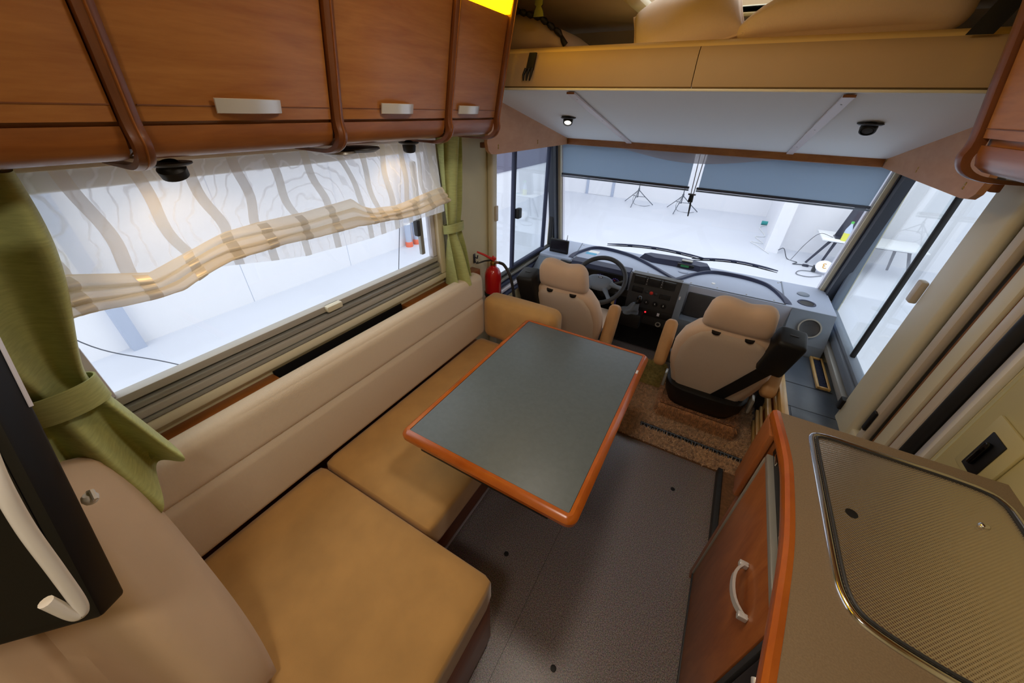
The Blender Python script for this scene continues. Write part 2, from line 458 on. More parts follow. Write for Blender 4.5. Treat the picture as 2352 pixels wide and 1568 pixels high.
# ceiling with roof-light opening over the bed
SK = (-.52, .0, 1.78, 2.22)
ce = MB()
for a in ((XL - .04, SK[0], -1.04, 2.66), (SK[1], XR + .04, -1.04, 2.66), (SK[0], SK[1], -1.04, SK[2]), (SK[0], SK[1], SK[3], 2.66)):
    ce.box((a[0], a[2], ZC), (a[1], a[3], ZC + .04))
ce = struct(ce.out('ceiling', 'ceiling_cloth', smooth=False))
w5 = sroot('window_5', (-.26, 2.0, ZC - .03))
fr = MB()
for a, b in (((SK[0] - .05, SK[2] - .05), (SK[1] + .05, SK[2] + .012)), ((SK[0] - .05, SK[3] - .012), (SK[1] + .05, SK[3] + .05)), ((SK[0] - .05, SK[2] + .012), (SK[0] + .012, SK[3] - .012)), ((SK[1] - .012, SK[2] + .012), (SK[1] + .05, SK[3] - .012))):
    fr.rbox((a[0], a[1], ZC - .028), (b[0], b[1], ZC - .001), .006)
fr.out('hatch_frame', 'frame_cream', w5)
MB().box((SK[0], SK[2], ZC + .05), (SK[1], SK[3], ZC + .058)).out('hatch_pane', 'pane', w5, smooth=False)
for x in (-.44, -.08):
    MB().rbox((x - .03, SK[3] - .035, ZC - .05), (x + .03, SK[3] - .013, ZC - .028), .005).out('hatch_catch', 'frame_cream', w5)

# living-area window
w1 = sroot('window_1', (XL, .75, .9))
f1 = MB()
y0, y1, z0, z1 = LW
for a, b in (((y0 - .06, z0 - .035), (y1 + .045, z0)), ((y0 - .06, z1 - .02), (y1 + .045, z1 + .03)), ((y0 - .06, z0), (y0, z1 - .02)), ((y1, z0), (y1 + .045, z1 - .02))):
    f1.rbox((XL - .015, a[0], a[1]), (XL + .028, b[0], b[1]), .008)
f1.out('surround', 'frame_cream', w1)
for k, (xa, za, zb, mm) in enumerate(((XL + .008, .9365, .950, 'alu_grey'), (XL + .006, .953, .978, 'alu_warm'), (XL + .0, .984, 1.003, 'alu_grey'), (XL - .008, 1.01, 1.036, 'alu_warm'))):
    MB().rbox((XL - .03, y0 + .003, za), (xa + .02, y1 - .003, zb), .004).out('blind_rail', mm, w1)
MB().box((XL - .028, y0 + .004, .937), (XL - .01, y1 - .004, 1.03)).out('rail_backing', 'alu_grey', w1, smooth=False)
MB().rbox((XL - .0, .73, 1.012), (XL + .032, .80, 1.036), .005).out('rail_latch', 'frame_cream', w1)
MB().rbox((XL - .01, .1, 1.545), (XL + .055, y1 - .01, 1.625), .012).out('blind_cassette', 'frame_cream', w1)
for ya in (y0 + .002, y1 - .032):
    MB().rbox((XL - .025, ya, 1.037), (XL + .006, ya + .03, 1.545), .004).out('side_rail', 'alu_light', w1)
MB().rbox((XL - .04, y1 - .085, 1.06), (XL - .02, y1 - .06, 1.5), .004).out('pane_frame', 'alu_grey', w1)
MB().rbox((XL - .02, 1.30, 1.17), (XL + .01, 1.325, 1.25), .008).out('window_latch', 'dark_grey', w1)
MB().box((XL - .036, y0 + .004, 1.0), (XL - .031, y1 - .004, 1.598)).out('glass_pane', 'pane', w1, smooth=False)

# driver-side window
w2 = sroot('window_2', (XL, 2.5, LC[2]))
def ring_frame(mb, x0, x1, y0, y1, z0, z1, t, r=.006):
    mb.rbox((x0, y0, z0), (x1, y1, z0 + t), r); mb.rbox((x0, y0, z1 - t), (x1, y1, z1), r)
    mb.rbox((x0, y0, z0 + t * .5), (x1, y0 + t, z1 - t * .5), r); mb.rbox((x0, y1 - t, z0 + t * .5), (x1, y1, z1 - t * .5), r)
    return mb
ring_frame(MB(), XL - .03, XL + .012, LC[0] + .001, LC[1] - .001, LC[2] + .001, LC[3] - .001, .02).out('gasket', 'black_rubber', w2)
sp = MB()
ring_frame(sp, XL - .012, XL + .02, 2.24, 2.80, .69, 1.515, .028, .01)
sp.out('sliding_frame', 'dash_dark', w2)
MB().box((XL - .002, 2.26, .71), (XL + .004, 2.78, 1.5)).out('sliding_pane', 'pane_tint', w2, smooth=False)
MB().box((XL - .03, 2.01, .68), (XL - .025, 2.965, 1.51)).out('fixed_pane', 'pane', w2, smooth=False)
MB().rbox((XL + .012, 2.262, 1.06), (XL + .045, 2.315, 1.13), .008).out('slide_latch', 'black', w2)
for k in range(4):
    z = .66 - k * .03
    MB().rbox((XL, 2.0, z - .022), (XL + .02 + .018 * k, 2.98, z), .006).out('sill_rail', ('alu_grey', 'dash_dark', 'alu_light', 'dash_dark')[k], w2)
# passenger-side window
w3 = sroot('window_3', (XR, 2.5, RC[2]))
ring_frame(MB(), XR - .022, XR + .03, RC[0] + .001, RC[1] - .001, RC[2] + .001, RC[3] - .001, .03, .012).out('gasket', 'dash_mid', w3)
MB().rbox((XR - .01, 2.30, .63), (XR + .012, 2.322, 1.52), .004).out('divider', 'black_rubber', w3)
MB().box((XR + .0, 2.31, .63), (XR + .006, 2.97, 1.525)).out('front_pane', 'pane_tint', w3, smooth=False)
MB().box((XR + .016, 2.02, .63), (XR + .022, 2.42, 1.525)).out('rear_pane', 'pane_tint', w3, smooth=False)
MB().rbox((XR - .03, 2.0, .545), (XR - .001, 3.05, .60), .012).out('sill_rail', 'dash_mid', w3)
MB().rbox((XR - .05, 2.0, .50), (XR - .001, 3.05, .543), .012).out('sill_rail', 'alu_grey', w3)
# windscreen
WY0, WZ0, WY1, WZ1 = 3.13, .69, 2.925, 1.50
def ws(z): return WY0 + (WY1 - WY0) * (z - WZ0) / (WZ1 - WZ0)
w4 = sroot('window_4', (XC, WY0, WZ0))
MB().prism([(WY0 + .012, .66), (WY0 + .018, .66), (WY1 + .018, 1.53), (WY1 + .012, 1.53)], 0, -1.235, .755).out('windscreen_pane', 'pane', w4, smooth=False)
for s, xa in ((-1, -1.222), (1, .742)):
    def bar(x0, x1, d0, d1):
        x0, x1 = sorted((x0, x1))
        return MB().prism([(ws(.66) + d0, .66), (ws(.66) + d1, .66), (ws(1.56) + d1, 1.56), (ws(1.56) + d0, 1.56)], 0, x0, x1)
    bar(xa, xa + s * .012, -.01, .03).out('edge_strip', 'alu_light', w4, smooth=False)
    bar(xa + s * .012, xa + s * .034, -.03, .03).out('pillar_trim', 'frame_cream', w4, smooth=False)
    bar(xa + s * .034, xa + s * .058, -.05, .03).out('pillar_rubber', 'pillar_dark', w4, smooth=False)
    bar(xa + s * .04, xa + s * .09, -.11, -.05).out('pillar_cover', 'pillar_dark', w4, smooth=False)
MB().ball((XR + .10, 2.27, .66), (.012, .03, .06), 8).out('side_marker', 'orange', w3, 'orange oval marker outside the glass')
# B-pillar covers
t1 = struct(MB().rbox((XL, 1.93, .0), (XL + .04, 1.992, 1.62), .015, 3).out('trim_1', 'frame_cream'))
MB().rbox((XL + .04, 1.955, 1.11), (XL + .052, 1.985, 1.205), .006).out('blind_catch', 'jamb_pink', t1)
t2 = struct(MB().rbox((XR - .045, 1.79, .2), (XR, 1.985, 2.02), .02, 3).out('trim_2', 'frame_cream'))
MB().rbox((XR - .058, 2.0, 1.075), (XR - .03, 2.045, 1.17), .008).out('blind_catch', 'jamb_pink', t2)
MB().rbox((XR - .06, 1.96, .50), (XR - .02, 2.0, .56), .006).out('pillar_foot', 'black', t2)
# entry door with its frame, fly-screen rail and seals
d1 = sroot('door_1', (XR, 1.2, .1))
for nm, ya, yb, xf, mm in (('groove', 1.755, 1.79, XR - .01, 'black_rubber'), ('screen_rail', 1.704, 1.755, XR - .03, 'jamb_pink'), ('screen_slot', 1.682, 1.704, XR - .004, 'black'),
                           ('reveal', 1.647, 1.682, XR - .006, 'jamb_brown'), ('jamb', 1.575, 1.647, XR - .02, 'frame_cream'), ('jamb_step', 1.548, 1.575, XR - .008, 'jamb_brown'),
                           ('jamb_lip', 1.502, 1.548, XR - .022, 'jamb_pink'), ('jamb_edge', 1.476, 1.5, XR - .018, 'alu_light')):
    MB().rbox((xf, ya + .0006, .2), (XR + .03 if ya < 1.38 else XR - .0005, yb - .0006, 2.0), min(.012, (XR - xf) * .3 + .0004), 2).out(nm, mm, d1)
MB().tube([(XR - .02, 1.455, .2), (XR - .02, 1.455, 2.0)], .0195, 12).out('door_seal', 'black_rubber', d1)
MB().rbox((XR - .012, 1.404, .2), (XR - .0005, 1.434, 2.0), .003).out('door_edge', 'alu_light', d1)
MB().rbox((XR - .02, 1.383, .2), (XR - .0005, 1.403, 2.0), .003).out('door_edge', 'white_plastic', d1)  # white strip stands in for a bright daylight glint
MB().box((XR + .002, .63, .13), (XR + .03, 1.37, 1.97)).out('door_leaf', 'door_panel', d1, smooth=False)
MB().rbox((XR - .008, .64, .14), (XR + .002, 1.352, 1.96), .004).out('door_lining', 'door_panel', d1)
MB().rbox((XR - .017, 1.155, .865), (XR - .008, 1.295, 1.05), .004, 2).out('latch_plate', 'door_panel', d1)
hb = MB().rbox((XR - .021, 1.195, .885), (XR - .017, 1.262, 1.01), .0018, 2).out('latch_recess', 'black', d1)
MB().rbox((XR - .035, 1.222, .91), (XR - .021, 1.236, .99), .005).out('door_lever', 'black_gloss', hb)
MB().rbox((XR - .042, 1.708, .59), (XR - .03, 1.735, .69), .005).out('screen_catch', 'black', d1)

# ================================================================== LEFT OVERHEAD CABINETS
def prof_door(z): return -.93 + .195 * (z - 1.678) + .02 * max(0, z - 1.9)      # door face x at height z
CABY = [-.16, .295, .71, 1.163, 1.481]
NOSE = [(-1.115, 1.612), (-1.0, 1.618), (-.962, 1.624), (-.944, 1.636), (-.936, 1.655), (-.934, 1.676)]
labs = ['wooden overhead cabinet over the near green curtain, no handle in view',
        'widest wooden overhead cabinet, long silver handle, spotlight under it',
        'middle wooden overhead cabinet, short silver handle, round speaker beneath it',
        'narrow end overhead cabinet under glowing yellow cornice beside the bed']
def rib_pts(off):
    k = [(-1.125, 1.604), (-1.04, 1.604 - off * .1), (-.975, 1.607 - off * .3), (-.938 + off * .4, 1.622 - off * .3), (-.924 + off * .8, 1.648)] + [(prof_door(z) + off, z) for z in (1.685, 1.78, 1.88, 2.0, 2.09)]
    return [(p.x, p.z) for p in spline([(a, 0, b) for a, b in k], 4)]
for i in range(4):
    ya, yb = CABY[i], CABY[i + 1]
    c = thing('overhead_cabinet', (-1.1, (ya + yb) / 2, 1.61), labs[i], 'cabinet', 'overhead cabinets over the window')
    # carcass behind the doors
    MB().prism([(XL + .001, 1.62), (-1.0, 1.625), (-.955, 1.64), (-.948, 1.676), (prof_door(2.09) - .03, 2.09), (XL + .001, 2.09)], 1, ya + .002, yb - .002).out('body', 'cab_wood', c)
    # rounded valance under the door
    MB().prism(NOSE + [(-.947, 1.676), (-.957, 1.645), (-1.0, 1.63), (-1.115, 1.624)], 1, ya + .015, yb - .015).out('valance', 'trim_wood', c)
    g = .014
    dz0, dz1 = 1.683, 1.992
    door = MB()
    door.loft([[(prof_door(z) - .016, ya + g, z), (prof_door(z) - .002, ya + g + .002, z), (prof_door(z), ya + g + .008, z), (prof_door(z), yb - g - .008, z), (prof_door(z) - .002, yb - g - .002, z), (prof_door(z) - .016, yb - g, z)] for z in (dz0, dz0 + .008, 1.76, 1.84, 1.92, dz1)])
    dob = door.out('door', 'cab_wood', c)
    MB().box((-.9325, ya + g + .004, 1.7065), (-.9225, yb - g - .004, 1.7085)).out('groove_line', 'rib_wood', dob, smooth=False)
    # handle: bowed silver bar standing off the door
    hy = {1: (.432, .562), 2: (.853, .978), 3: (1.21, 1.332)}.get(i)
    if hy:
        n = 10
        def hr(t):
            y = hy[0] + (hy[1] - hy[0]) * t; b = .022 * (1 - (2 * t - 1) ** 2) + .003
            x = prof_door(1.708) + b
            return [(x, y, 1.695), (x + .004, y, 1.696), (x + .010, y, 1.720), (x + .006, y, 1.721)]
        MB().loft([hr(k / n) for k in range(n + 1)]).out('handle', 'silver', dob)
    # cornice light along the top
    MB().prism([(prof_door(2.0) - .03, 1.997), (prof_door(2.0) + .002, 1.997), (prof_door(2.03) + .006, 2.03), (prof_door(2.08) - .005, 2.085), (prof_door(2.08) - .03, 2.089)], 1, ya + g, yb - g).out('cornice_light', 'led_yellow', c)
    # moulded rib at the front end of each bay
    w_ = .013
    inner = rib_pts(-.012); outer = rib_pts(.014); mid = rib_pts(.009)
    rings = []
    for (a, b, m_) in zip(inner, outer, mid):
        rings.append([(a[0], yb - w_, a[1] + .004), (m_[0], yb - w_, m_[1]), (b[0], yb - w_ * .45, b[1] - .001), (b[0], yb + w_ * .45, b[1] - .001), (m_[0], yb + w_, m_[1]), (a[0], yb + w_, a[1] + .004)])
    rb = MB().loft(rings).out('rib', 'rib_wood', c)
    rings = [[(b[0], yb - .002, b[1]), (b[0] + .003, yb - .001, b[1] - .001), (b[0] + .003, yb + .001, b[1] - .001), (b[0], yb + .002, b[1])] for b in outer]
    MB().loft(rings).out('bead', 'trim_wood', rb)

# under-cabinet lamps and speaker
def spotlight(x, y, z, label, lit, tilt, group, r=.034):
    t = thing('spotlight', (x, y, z), label, 'lamp', group)
    MB().lathe([(.001, 0), (r, 0), (r, -.003), (r * .8, -.007), (.001, -.007)], (x, y, z), n=28).out('flange', 'dark_grey', t)
    d = Vector(tilt).normalized()
    c = Vector((x, y, z - .012))
    h = MB().lathe([(.001, -.012), (r * .45, -.012), (r * .66, .0), (r * .62, .016), (r * .5, .018), (r * .5, .012), (.001, .012)], c, d, 24).out('head', 'black', t)
    MB().lathe([(.001, .0121), (r * .48, .0121), (r * .4, .0155), (.001, .017)], c, d, 20).out('lens', 'bulb' if lit == 2 else ('bulb_white' if lit == 1 else 'dark_grey'), h)
    return t
def spot_lamp(name, loc, d, watts, size, col, blend=.6, rad=.02):
    l = D.lights.new(name, 'SPOT'); l.energy = watts; l.spot_size = size; l.spot_blend = blend; l.color = col; l.shadow_soft_size = rad
    o = D.objects.new(name, l); COL.objects.link(o); o.location = loc
    o.rotation_euler = Vector(d).to_track_quat('-Z', 'Y').to_euler(); return o
WARM = (1, .70, .36)
for (x, y, lab) in ((-1.035, .36, 'lit black spotlight below the widest overhead cabinet'), (-1.06, 1.092, 'lit black spotlight below the middle overhead cabinet, near its front rib')):
    s_ = spotlight(x, y, 1.606, lab, 2, (-.3, .25, -1), 'spotlights under the cabinets', .04 if y < .5 else .036)
    o = spot_lamp('spotlight_beam', Vector((x, y, 1.606)) + Vector((-.3, .25, -1)).normalized() * .05, (-.45, .1, -1), 1.0, 2.3, WARM)
    o.parent = s_; o.location = Vector((-.014, .012, -.05))
sp_ = thing('ceiling_speaker', (-1.05, .83, 1.604), 'thin round grey and black speaker under the middle overhead cabinet', 'speaker')
MB().lathe([(.001, 0), (.062, 0), (.064, -.004), (.05, -.012), (.001, -.012)], (-1.05, .86, 1.604), n=32).out('speaker_ring', 'dark_grey', sp_)
MB().lathe([(.001, -.004), (.042, -.004), (.044, -.010), (.036, -.015), (.001, -.017)], (-1.05, .79, 1.602), n=32).out('speaker_cover', 'alu_grey', sp_)

# right overhead cabinet (its front end only)
c = thing('overhead_cabinet', (.65, .9, 1.61), 'wooden overhead cabinet across the aisle over the kitchen, end rounded', 'cabinet')
mir = lambda p: (-.48 - p[0], p[1])
ya, yb = .45, 1.32
MB().prism([mir(p) for p in [(-1.319, 1.62), (-1.0, 1.625), (-.955, 1.64), (-.948, 1.676), (prof_door(2.09) - .03, 2.09), (-1.319, 2.09)]], 1, ya + .002, yb - .002).out('body', 'cab_wood', c)
MB().prism([mir(p) for p in NOSE + [(-.947, 1.676), (-.957, 1.645), (-1.0, 1.63), (-1.115, 1.624)]], 1, ya + .015, yb - .015).out('valance', 'trim_wood', c)
dob = MB().loft([[(-.48 - x, y, z) for x, y in ((prof_door(z) - .016, ya + .014), (prof_door(z), ya + .02), (prof_door(z), yb - .02), (prof_door(z) - .016, yb - .014))] for z in (1.69, 1.76, 1.84, 1.92, 2.07)]).out('door', 'cab_wood', c)
MB().box((-.48 + .9225, ya + .02, 1.7065), (-.48 + .9325, yb - .02, 1.7085)).out('groove_line', 'rib_wood', dob, smooth=False)
rings = []
w_ = .016
for a, b, m_ in zip(rib_pts(-.012), rib_pts(.014), rib_pts(.009)):
    rings.append([(-.48 - a[0], yb - w_, a[1] + .004), (-.48 - m_[0], yb - w_, m_[1]), (-.48 - b[0], yb - w_ * .45, b[1]), (-.48 - b[0], yb + w_ * .45, b[1]), (-.48 - m_[0], yb + w_, m_[1]), (-.48 - a[0], yb + w_, a[1] + .004)])
MB().loft(rings).out('rib', 'rib_wood', c)
MB().prism([mir(p) for p in [(prof_door(2.0) - .03, 2.072), (prof_door(2.03) + .0, 2.072), (prof_door(2.03) - .004, 2.088), (prof_door(2.08) - .03, 2.089)]], 1, ya + .014, yb - .017).out('cornice_light', 'led_yellow', c)  # unseen light strip, added on this side to brighten the interior

# ================================================================== DROP-DOWN BED
BY0, BZ0, BY1, BZ1 = 1.60, 1.787, 2.74, 1.545
bz = lambda y: BZ0 + (BZ1 - BZ0) * (y - BY0) / (BY1 - BY0)
bed = thing('drop_down_bed', (XC, 2.1, 1.51), 'raised drop-down bed with cream padded edge, pale underside and wooden side cheeks', 'bed')
bx0, bx1 = -1.225, .755
MB().prism([(BY0 + .006, bz(BY0) + .001), (BY0 + .006, bz(BY0) + .03), (BY1, bz(BY1) + .05), (BY1, bz(BY1) + .001)], 0, bx0, bx1).out('underside', 'bed_under', bed, smooth=False)
pts = [(1.606, 1.79), (1.592, 1.794), (1.586, 1.81), (1.584, 1.86), (1.588, 1.888), (1.60, 1.902), (1.63, 1.905), (1.66, 1.90), (1.66, 1.82)]
MB().prism(pts[::-1], 0, bx0, XC + .02).out('padded_edge', 'bed_cloth', bed)
MB().prism(pts[::-1], 0, XC + .0225, bx1).out('padded_edge', 'bed_cloth', bed)
MB().rbox((bx0, 1.587, 1.781), (bx1, 1.612, 1.789), .003).out('edge_strip', 'frame_cream', bed)
MB().cushion((bx0 + .02, 1.63, 1.83), (bx1 - .02, 2.6, 1.925), .035, (0, 0, .012), 12).out('mattress', 'bed_edge', bed)
MB().prism([(BY1 - .005, 1.51), (BY1 + .018, 1.505), (BY1 + .018, bz(BY1) + .03), (BY1 - .005, bz(BY1) + .002)], 0, -1.115, .645).out('front_rail', 'trim_wood', bed, smooth=False)
for x, e0 in ((-.675, -1), (.228, 1)):
    yy = (BY0 + .04, BY1 - .004)
    b_ = MB().prism([(yy[0], bz(yy[0]) - .0005), (yy[0], bz(yy[0]) - .007), (yy[1], bz(yy[1]) - .007), (yy[1], bz(yy[1]) - .0005)], 0, x - .016, x + .016).out('batten', 'batten', bed, 'white batten', smooth=False)
    MB().box((x - .016, yy[0] - .004, bz(yy[0]) - .008), (x + .016, yy[0] - .0005, bz(yy[0]) - .0005)).out('batten_end', 'trim_wood', b_, smooth=False)
    for yk in (1.72, 2.1, 2.5):
        MB().lathe([(.001, 0), (.003, 0), (.002, -.001), (.001, -.001)], (x, yk, bz(yk) - .007), n=8).out('screw', 'dark_grey', b_)
def cheek(x0, x1):
    p = [(1.70, 1.60), (1.694, 1.57), (1.705, 1.535), (1.73, 1.517), (1.78, 1.512), (2.755, 1.508), (2.755, bz(2.74) + .02)]
    ys = [1.70, 1.70]
    p += [(1.70, bz(1.70) + .004)]
    return MB().prism(p, 0, x0, x1)
for x0, x1, s in ((-1.135, -1.117, 1), (.648, .666, -1)):
    ck = cheek(x0, x1).out('side_cheek', 'panel_wood', bed, 'pinkish wooden side cheek', smooth=False)
    xf = x1 if s > 0 else x0
    for yy in (1.80, 2.26, 2.72):
        for dz in (0, .012):
            MB().lathe([(.001, 0), (.006, 0), (.004, .002), (.001, .002)], (xf, yy, 1.53 + dz + .01), (s, 0, 0), 8).out('brass_screw', 'brass', ck)
    e0 = -1.16 if s > 0 else .666
    MB().rbox((e0, 1.69, 1.545), (e0 + .024, 1.72, 1.57), .004).out('stay_bracket', 'rib_wood', ck)
def bedspot(px, y, lit, lab):
    t = spotlight(px, y, bz(y), lab, lit, (.25 if px < 0 else -.1, -.75, -1), 'downlights under the bed', .04); return t
bedspot(-.86, 2.09, 1, 'black downlight with white lens under the bed, by the driver side')
bedspot(.375, 1.99, 0, 'unlit black downlight under the bed, by the passenger side')

# bedding
def pillow(name, c, size, rot, material, label, cat='pillow', pipe=None, seed=1, axes=None, bow=-.05, crease=0):
    rs = random.Random(seed); a, b, h = [k / 2 for k in size]
    ph = [rs.uniform(0, 6) for _ in range(6)]
    n = 26
    if axes:
        U, V = Vector(axes[0]).normalized(), Vector(axes[1]).normalized(); Nn = U.cross(V).normalized()
        M = Matrix(((U.x, V.x, Nn.x, c[0]), (U.y, V.y, Nn.y, c[1]), (U.z, V.z, Nn.z, c[2]), (0, 0, 0, 1)))
    else: M = Matrix.Translation(c) @ rot.to_matrix().to_4x4()
    def f(sgn):
        def g(u, v):
            x, y = 2 * u - 1, 2 * v - 1
            k = 1
            px = x * (1 + bow * (1 - abs(y) ** 3) * abs(x)); py = y * (1 + bow * (1 - abs(x) ** 3) * abs(y))
            t = max(0, (1 - x ** 4)) ** .5 * max(0, (1 - y ** 4)) ** .5
            t += crease * t * (math.exp(-((y + .62) / .22) ** 2) - 1.1 * math.exp(-((y + .18 - .15 * x) / .16) ** 2))
            wr_ = .06 * math.sin(7 * x + 3 * y + ph[0]) * t + .05 * math.sin(5 * y - 4 * x + ph[1]) * t
            return M @ Vector((a * px, b * py, sgn * h * (t + wr_ * .5)))
        return g
    mb = MB(); mb.grid(f(1), n, n); mb.grid(f(-1), n, n)
    o = tag(mb.out(name, material, ang=60), label, cat)
    if pipe:
        e = []
        g = f(1)
        for k in range(n): e.append(g(k / n, 0))
        for k in range(n): e.append(g(1, k / n))
        for k in range(n): e.append(g(1 - k / n, 1))
        for k in range(n + 1): e.append(g(0, 1 - k / n))
        MB().tube([p + Vector((0, 0, .001)) for p in e], .004, 6).out('piping', pipe, o)
    return o
from mathutils import Euler
ribbed('pillow_weave', srgb(224, 200, 176), 260, 'DIAGONAL', amp=.2, noise=.1)
pillow('bed_pillow', (-.325, 1.82, 1.99), (.37, .30, .14), Euler((.75, -.30, .10)), 'pillow_weave', 'woven peach pillow with piped edges standing on the bed', pipe='seat_plain', seed=3)
MB_ = MB().cushion((-.14, 1.70, 1.926), (.43, 2.15, 2.06), .05, (.0, .03, .02), 14, lambda p: Vector((p.x, p.y, 1.926 + (p.z - 1.926) * lerp([(-.14, .35), (-.06, .75), (.1, 1.0), (.3, 1.15), (.43, .95)], p.x))))
tag(MB_.out('folded_duvet', 'pillow_weave'), 'folded peach duvet lying on the bed beside the piped pillow', 'bedding')
BAG = [(-1.2, 1.05), (-1.02, .92), (-.88, .68), (-.79, .32), (-.76, .05)]
b_ = thing('storage_bag', (-1.02, 1.95, 1.926), 'brown cloth bag with black ruffled edge in the bed corner', 'bag')
MB().cushion((-1.2, 1.75, 1.926), (-.76, 2.2, 2.07), .05, (0, .01, .0), 14, lambda p: Vector((p.x, p.y, 1.926 + (p.z - 1.926) * lerp(BAG, p.x)))).out('bag_body', 'pillow_cloth', b_)
MB().tube([(x, 1.742 + .004 * math.sin(x * 190), 1.932 + lerp(BAG, x) * .144) for x in [-1.2 + .44 * k / 40 for k in range(41)]], [.010 + .003 * math.sin(k * 2.1) for k in range(41)], 8).out('ruffled_edge', 'black', b_)
# straps
st = thing('bed_strap', (.43, 1.60, 1.90), 'wide black strap slanting up from the bed to the ceiling', 'strap')
MB().prism([(.395, 1.9), (.445, 1.9), (.52, 2.095), (.47, 2.095)], 1, 1.574, 1.577).out('webbing', 'black', st, smooth=False)
MB().rbox((.46, 1.57, 2.07), (.53, 1.582, 2.099), .003).out('anchor', 'black', st)
st = thing('strap_clip', (-.83, 1.575, 1.81), 'short black strap with pronged clip hanging on the bed edge', 'strap')
MB().prism([(-.806, 1.9), (-.835, 1.9), (-.848, 1.85), (-.818, 1.845)], 1, 1.572, 1.5835).out('webbing', 'black', st, smooth=False)
for dx in (-.014, 0, .014):
    MB().tube([(-.835 + dx, 1.576, 1.852), (-.842 + dx * 1.2, 1.573, 1.83), (-.846 + dx * 1.0, 1.575, 1.812)], [.006, .005, .003], 8).out('prong', 'black', st)
st = thing('strap_buckle', (-.8, 1.57, 2.0), 'small black buckle on a strap hanging from the ceiling', 'strap')
MB().prism([(-.818, ZC), (-.786, ZC), (-.786, 2.035), (-.792, 2.03), (-.784, 2.018), (-.78, 2.002), (-.822, 2.002), (-.818, 2.018), (-.811, 2.03), (-.818, 2.035)], 1, 1.566, 1.572).out('buckle', 'dark_grey', st, smooth=False)

# ================================================================== SHEER ROMAN BLIND
XS = -1.17
top_ = [(.0, 1.392), (.14, 1.402), (.207, 1.383), (.264, 1.367), (.311, 1.377), (.383, 1.39), (.464, 1.41), (.549, 1.419), (.615, 1.42), (.701, 1.419), (.8, 1.426), (.873, 1.432), (.91, 1.40), (.959, 1.382), (1.068, 1.372), (1.197, 1.391), (1.38, 1.403)]
bot_ = [(.0, 1.33), (.135, 1.326), (.186, 1.318), (.241, 1.315), (.304, 1.315), (.37, 1.334), (.441, 1.349), (.525, 1.35), (.592, 1.352), (.709, 1.344), (.85, 1.349), (.948, 1.339), (1.059, 1.329), (1.186, 1.33), (1.38, 1.342)]
hem_ = [(.3, 1.33), (.392, 1.336), (.477, 1.321), (.576, 1.305), (.66, 1.29), (.796, 1.287), (.934, 1.28), (1.05, 1.287), (1.208, 1.298), (1.38, 1.299)]
bl = thing('sheer_roman_blind', (XS, .7, 1.29), 'white sheer roman blind with silver ribbons gathered in soft folds over the window', 'blind')
YB0, YB1 = .09, 1.37
def sheer_x(y, z):      # gentle billow of the hanging cloth
    k = (1.6 - z) / .25
    return XS + .012 * math.sin(9.5 * y + 1) * k + .008 * math.sin(21 * y + 2) * k - .006 + .035 * k * k * (.6 + .4 * math.sin(7.2 * y))
def upper(u, v):
    y = YB0 + (YB1 - YB0) * u; zb = lerp(top_, y); z = 1.604 + (zb - 1.604) * v
    return Vector((sheer_x(y, z), y, z))
MB().grid(upper, 120, 20).out('sheer_panel', 'sheer_white', bl, fixn=False, ang=180)
NF = 3
def fold(k):
    def f(u, v):
        y = YB0 + (YB1 - YB0) * u; zt, zb = lerp(top_, y), lerp(bot_, y); h = zt - zb
        z0 = zt - h * k / NF + .004; z1 = zt - h * (k + 1.45) / NF
        a = v * pi
        x = sheer_x(y, zt) + .006 + .010 * k + (.02 + .008 * math.sin(13 * y + k)) * math.sin(a)
        z = z0 + (z1 - z0) * v + .006 * math.sin(17 * y + 2 * k) * math.sin(a)
        return Vector((x, y + .006 * math.sin(a) * math.sin(11 * y), max(z, zb)))
    return f
for k in range(NF):
    MB().grid(fold(k), 110, 8).out('fold', 'sheer_fold', bl, fixn=False, ang=180)
def tail(u, v):
    y = .36 + (YB1 - .36) * u; zb, zh = lerp(bot_, y) + .02, lerp(hem_, y)
    return Vector((XS + .018 + .004 * math.sin(25 * y), y, zb + (zh - zb) * v))
MB().grid(tail, 90, 4).out('hem_flap', 'sheer_white', bl, fixn=False, ang=180)
rib_y = [(.115, .13), (.223, .244), (.335, .357), (.437, .46), (.546, .553), (.641, .664), (.75, .776), (.862, .93), (.965, .99), (1.07, 1.06), (1.162, 1.147), (1.25, 1.25), (1.318, 1.342)]
for ya, yb in rib_y:
    def rf(u, v):
        yc = ya + (yb - ya) * v + .012 * math.sin(v * pi * 2 + ya * 20) * v
        y = yc + (u - .5) * .026; zt = lerp(top_, y); z = 1.603 + (zt - 1.603) * v
        return Vector((sheer_x(y, z) + .0025, y, z))
    rr = MB().grid(rf, 2, 16).out('ribbon', 'sheer_ribbon', bl, fixn=False, ang=180)
    for k in range(NF):
        def ff(u, v):
            y = yb + (u - .5) * .027; uu = (y - YB0) / (YB1 - YB0)
            p = fold(k)(uu, .08 + .84 * v); return p + Vector((.003, 0, 0))
        MB().grid(ff, 2, 6).out('ribbon_end', 'sheer_ribbon', rr, fixn=False, ang=180)
    if yb > .4:
        def tf(u, v):
            y = yb + (u - .5) * .024; uu = (y - .36) / (YB1 - .36)
            return tail(uu, .1 + .9 * v) + Vector((.002, 0, 0))
        MB().grid(tf, 2, 3).out('ribbon_tail', 'sheer_ribbon', rr, fixn=False, ang=180)
MB().rbox((XS - .012, YB0, 1.592), (XS + .0, YB1, 1.607), .003).out('head_rail', 'white_plastic', bl)

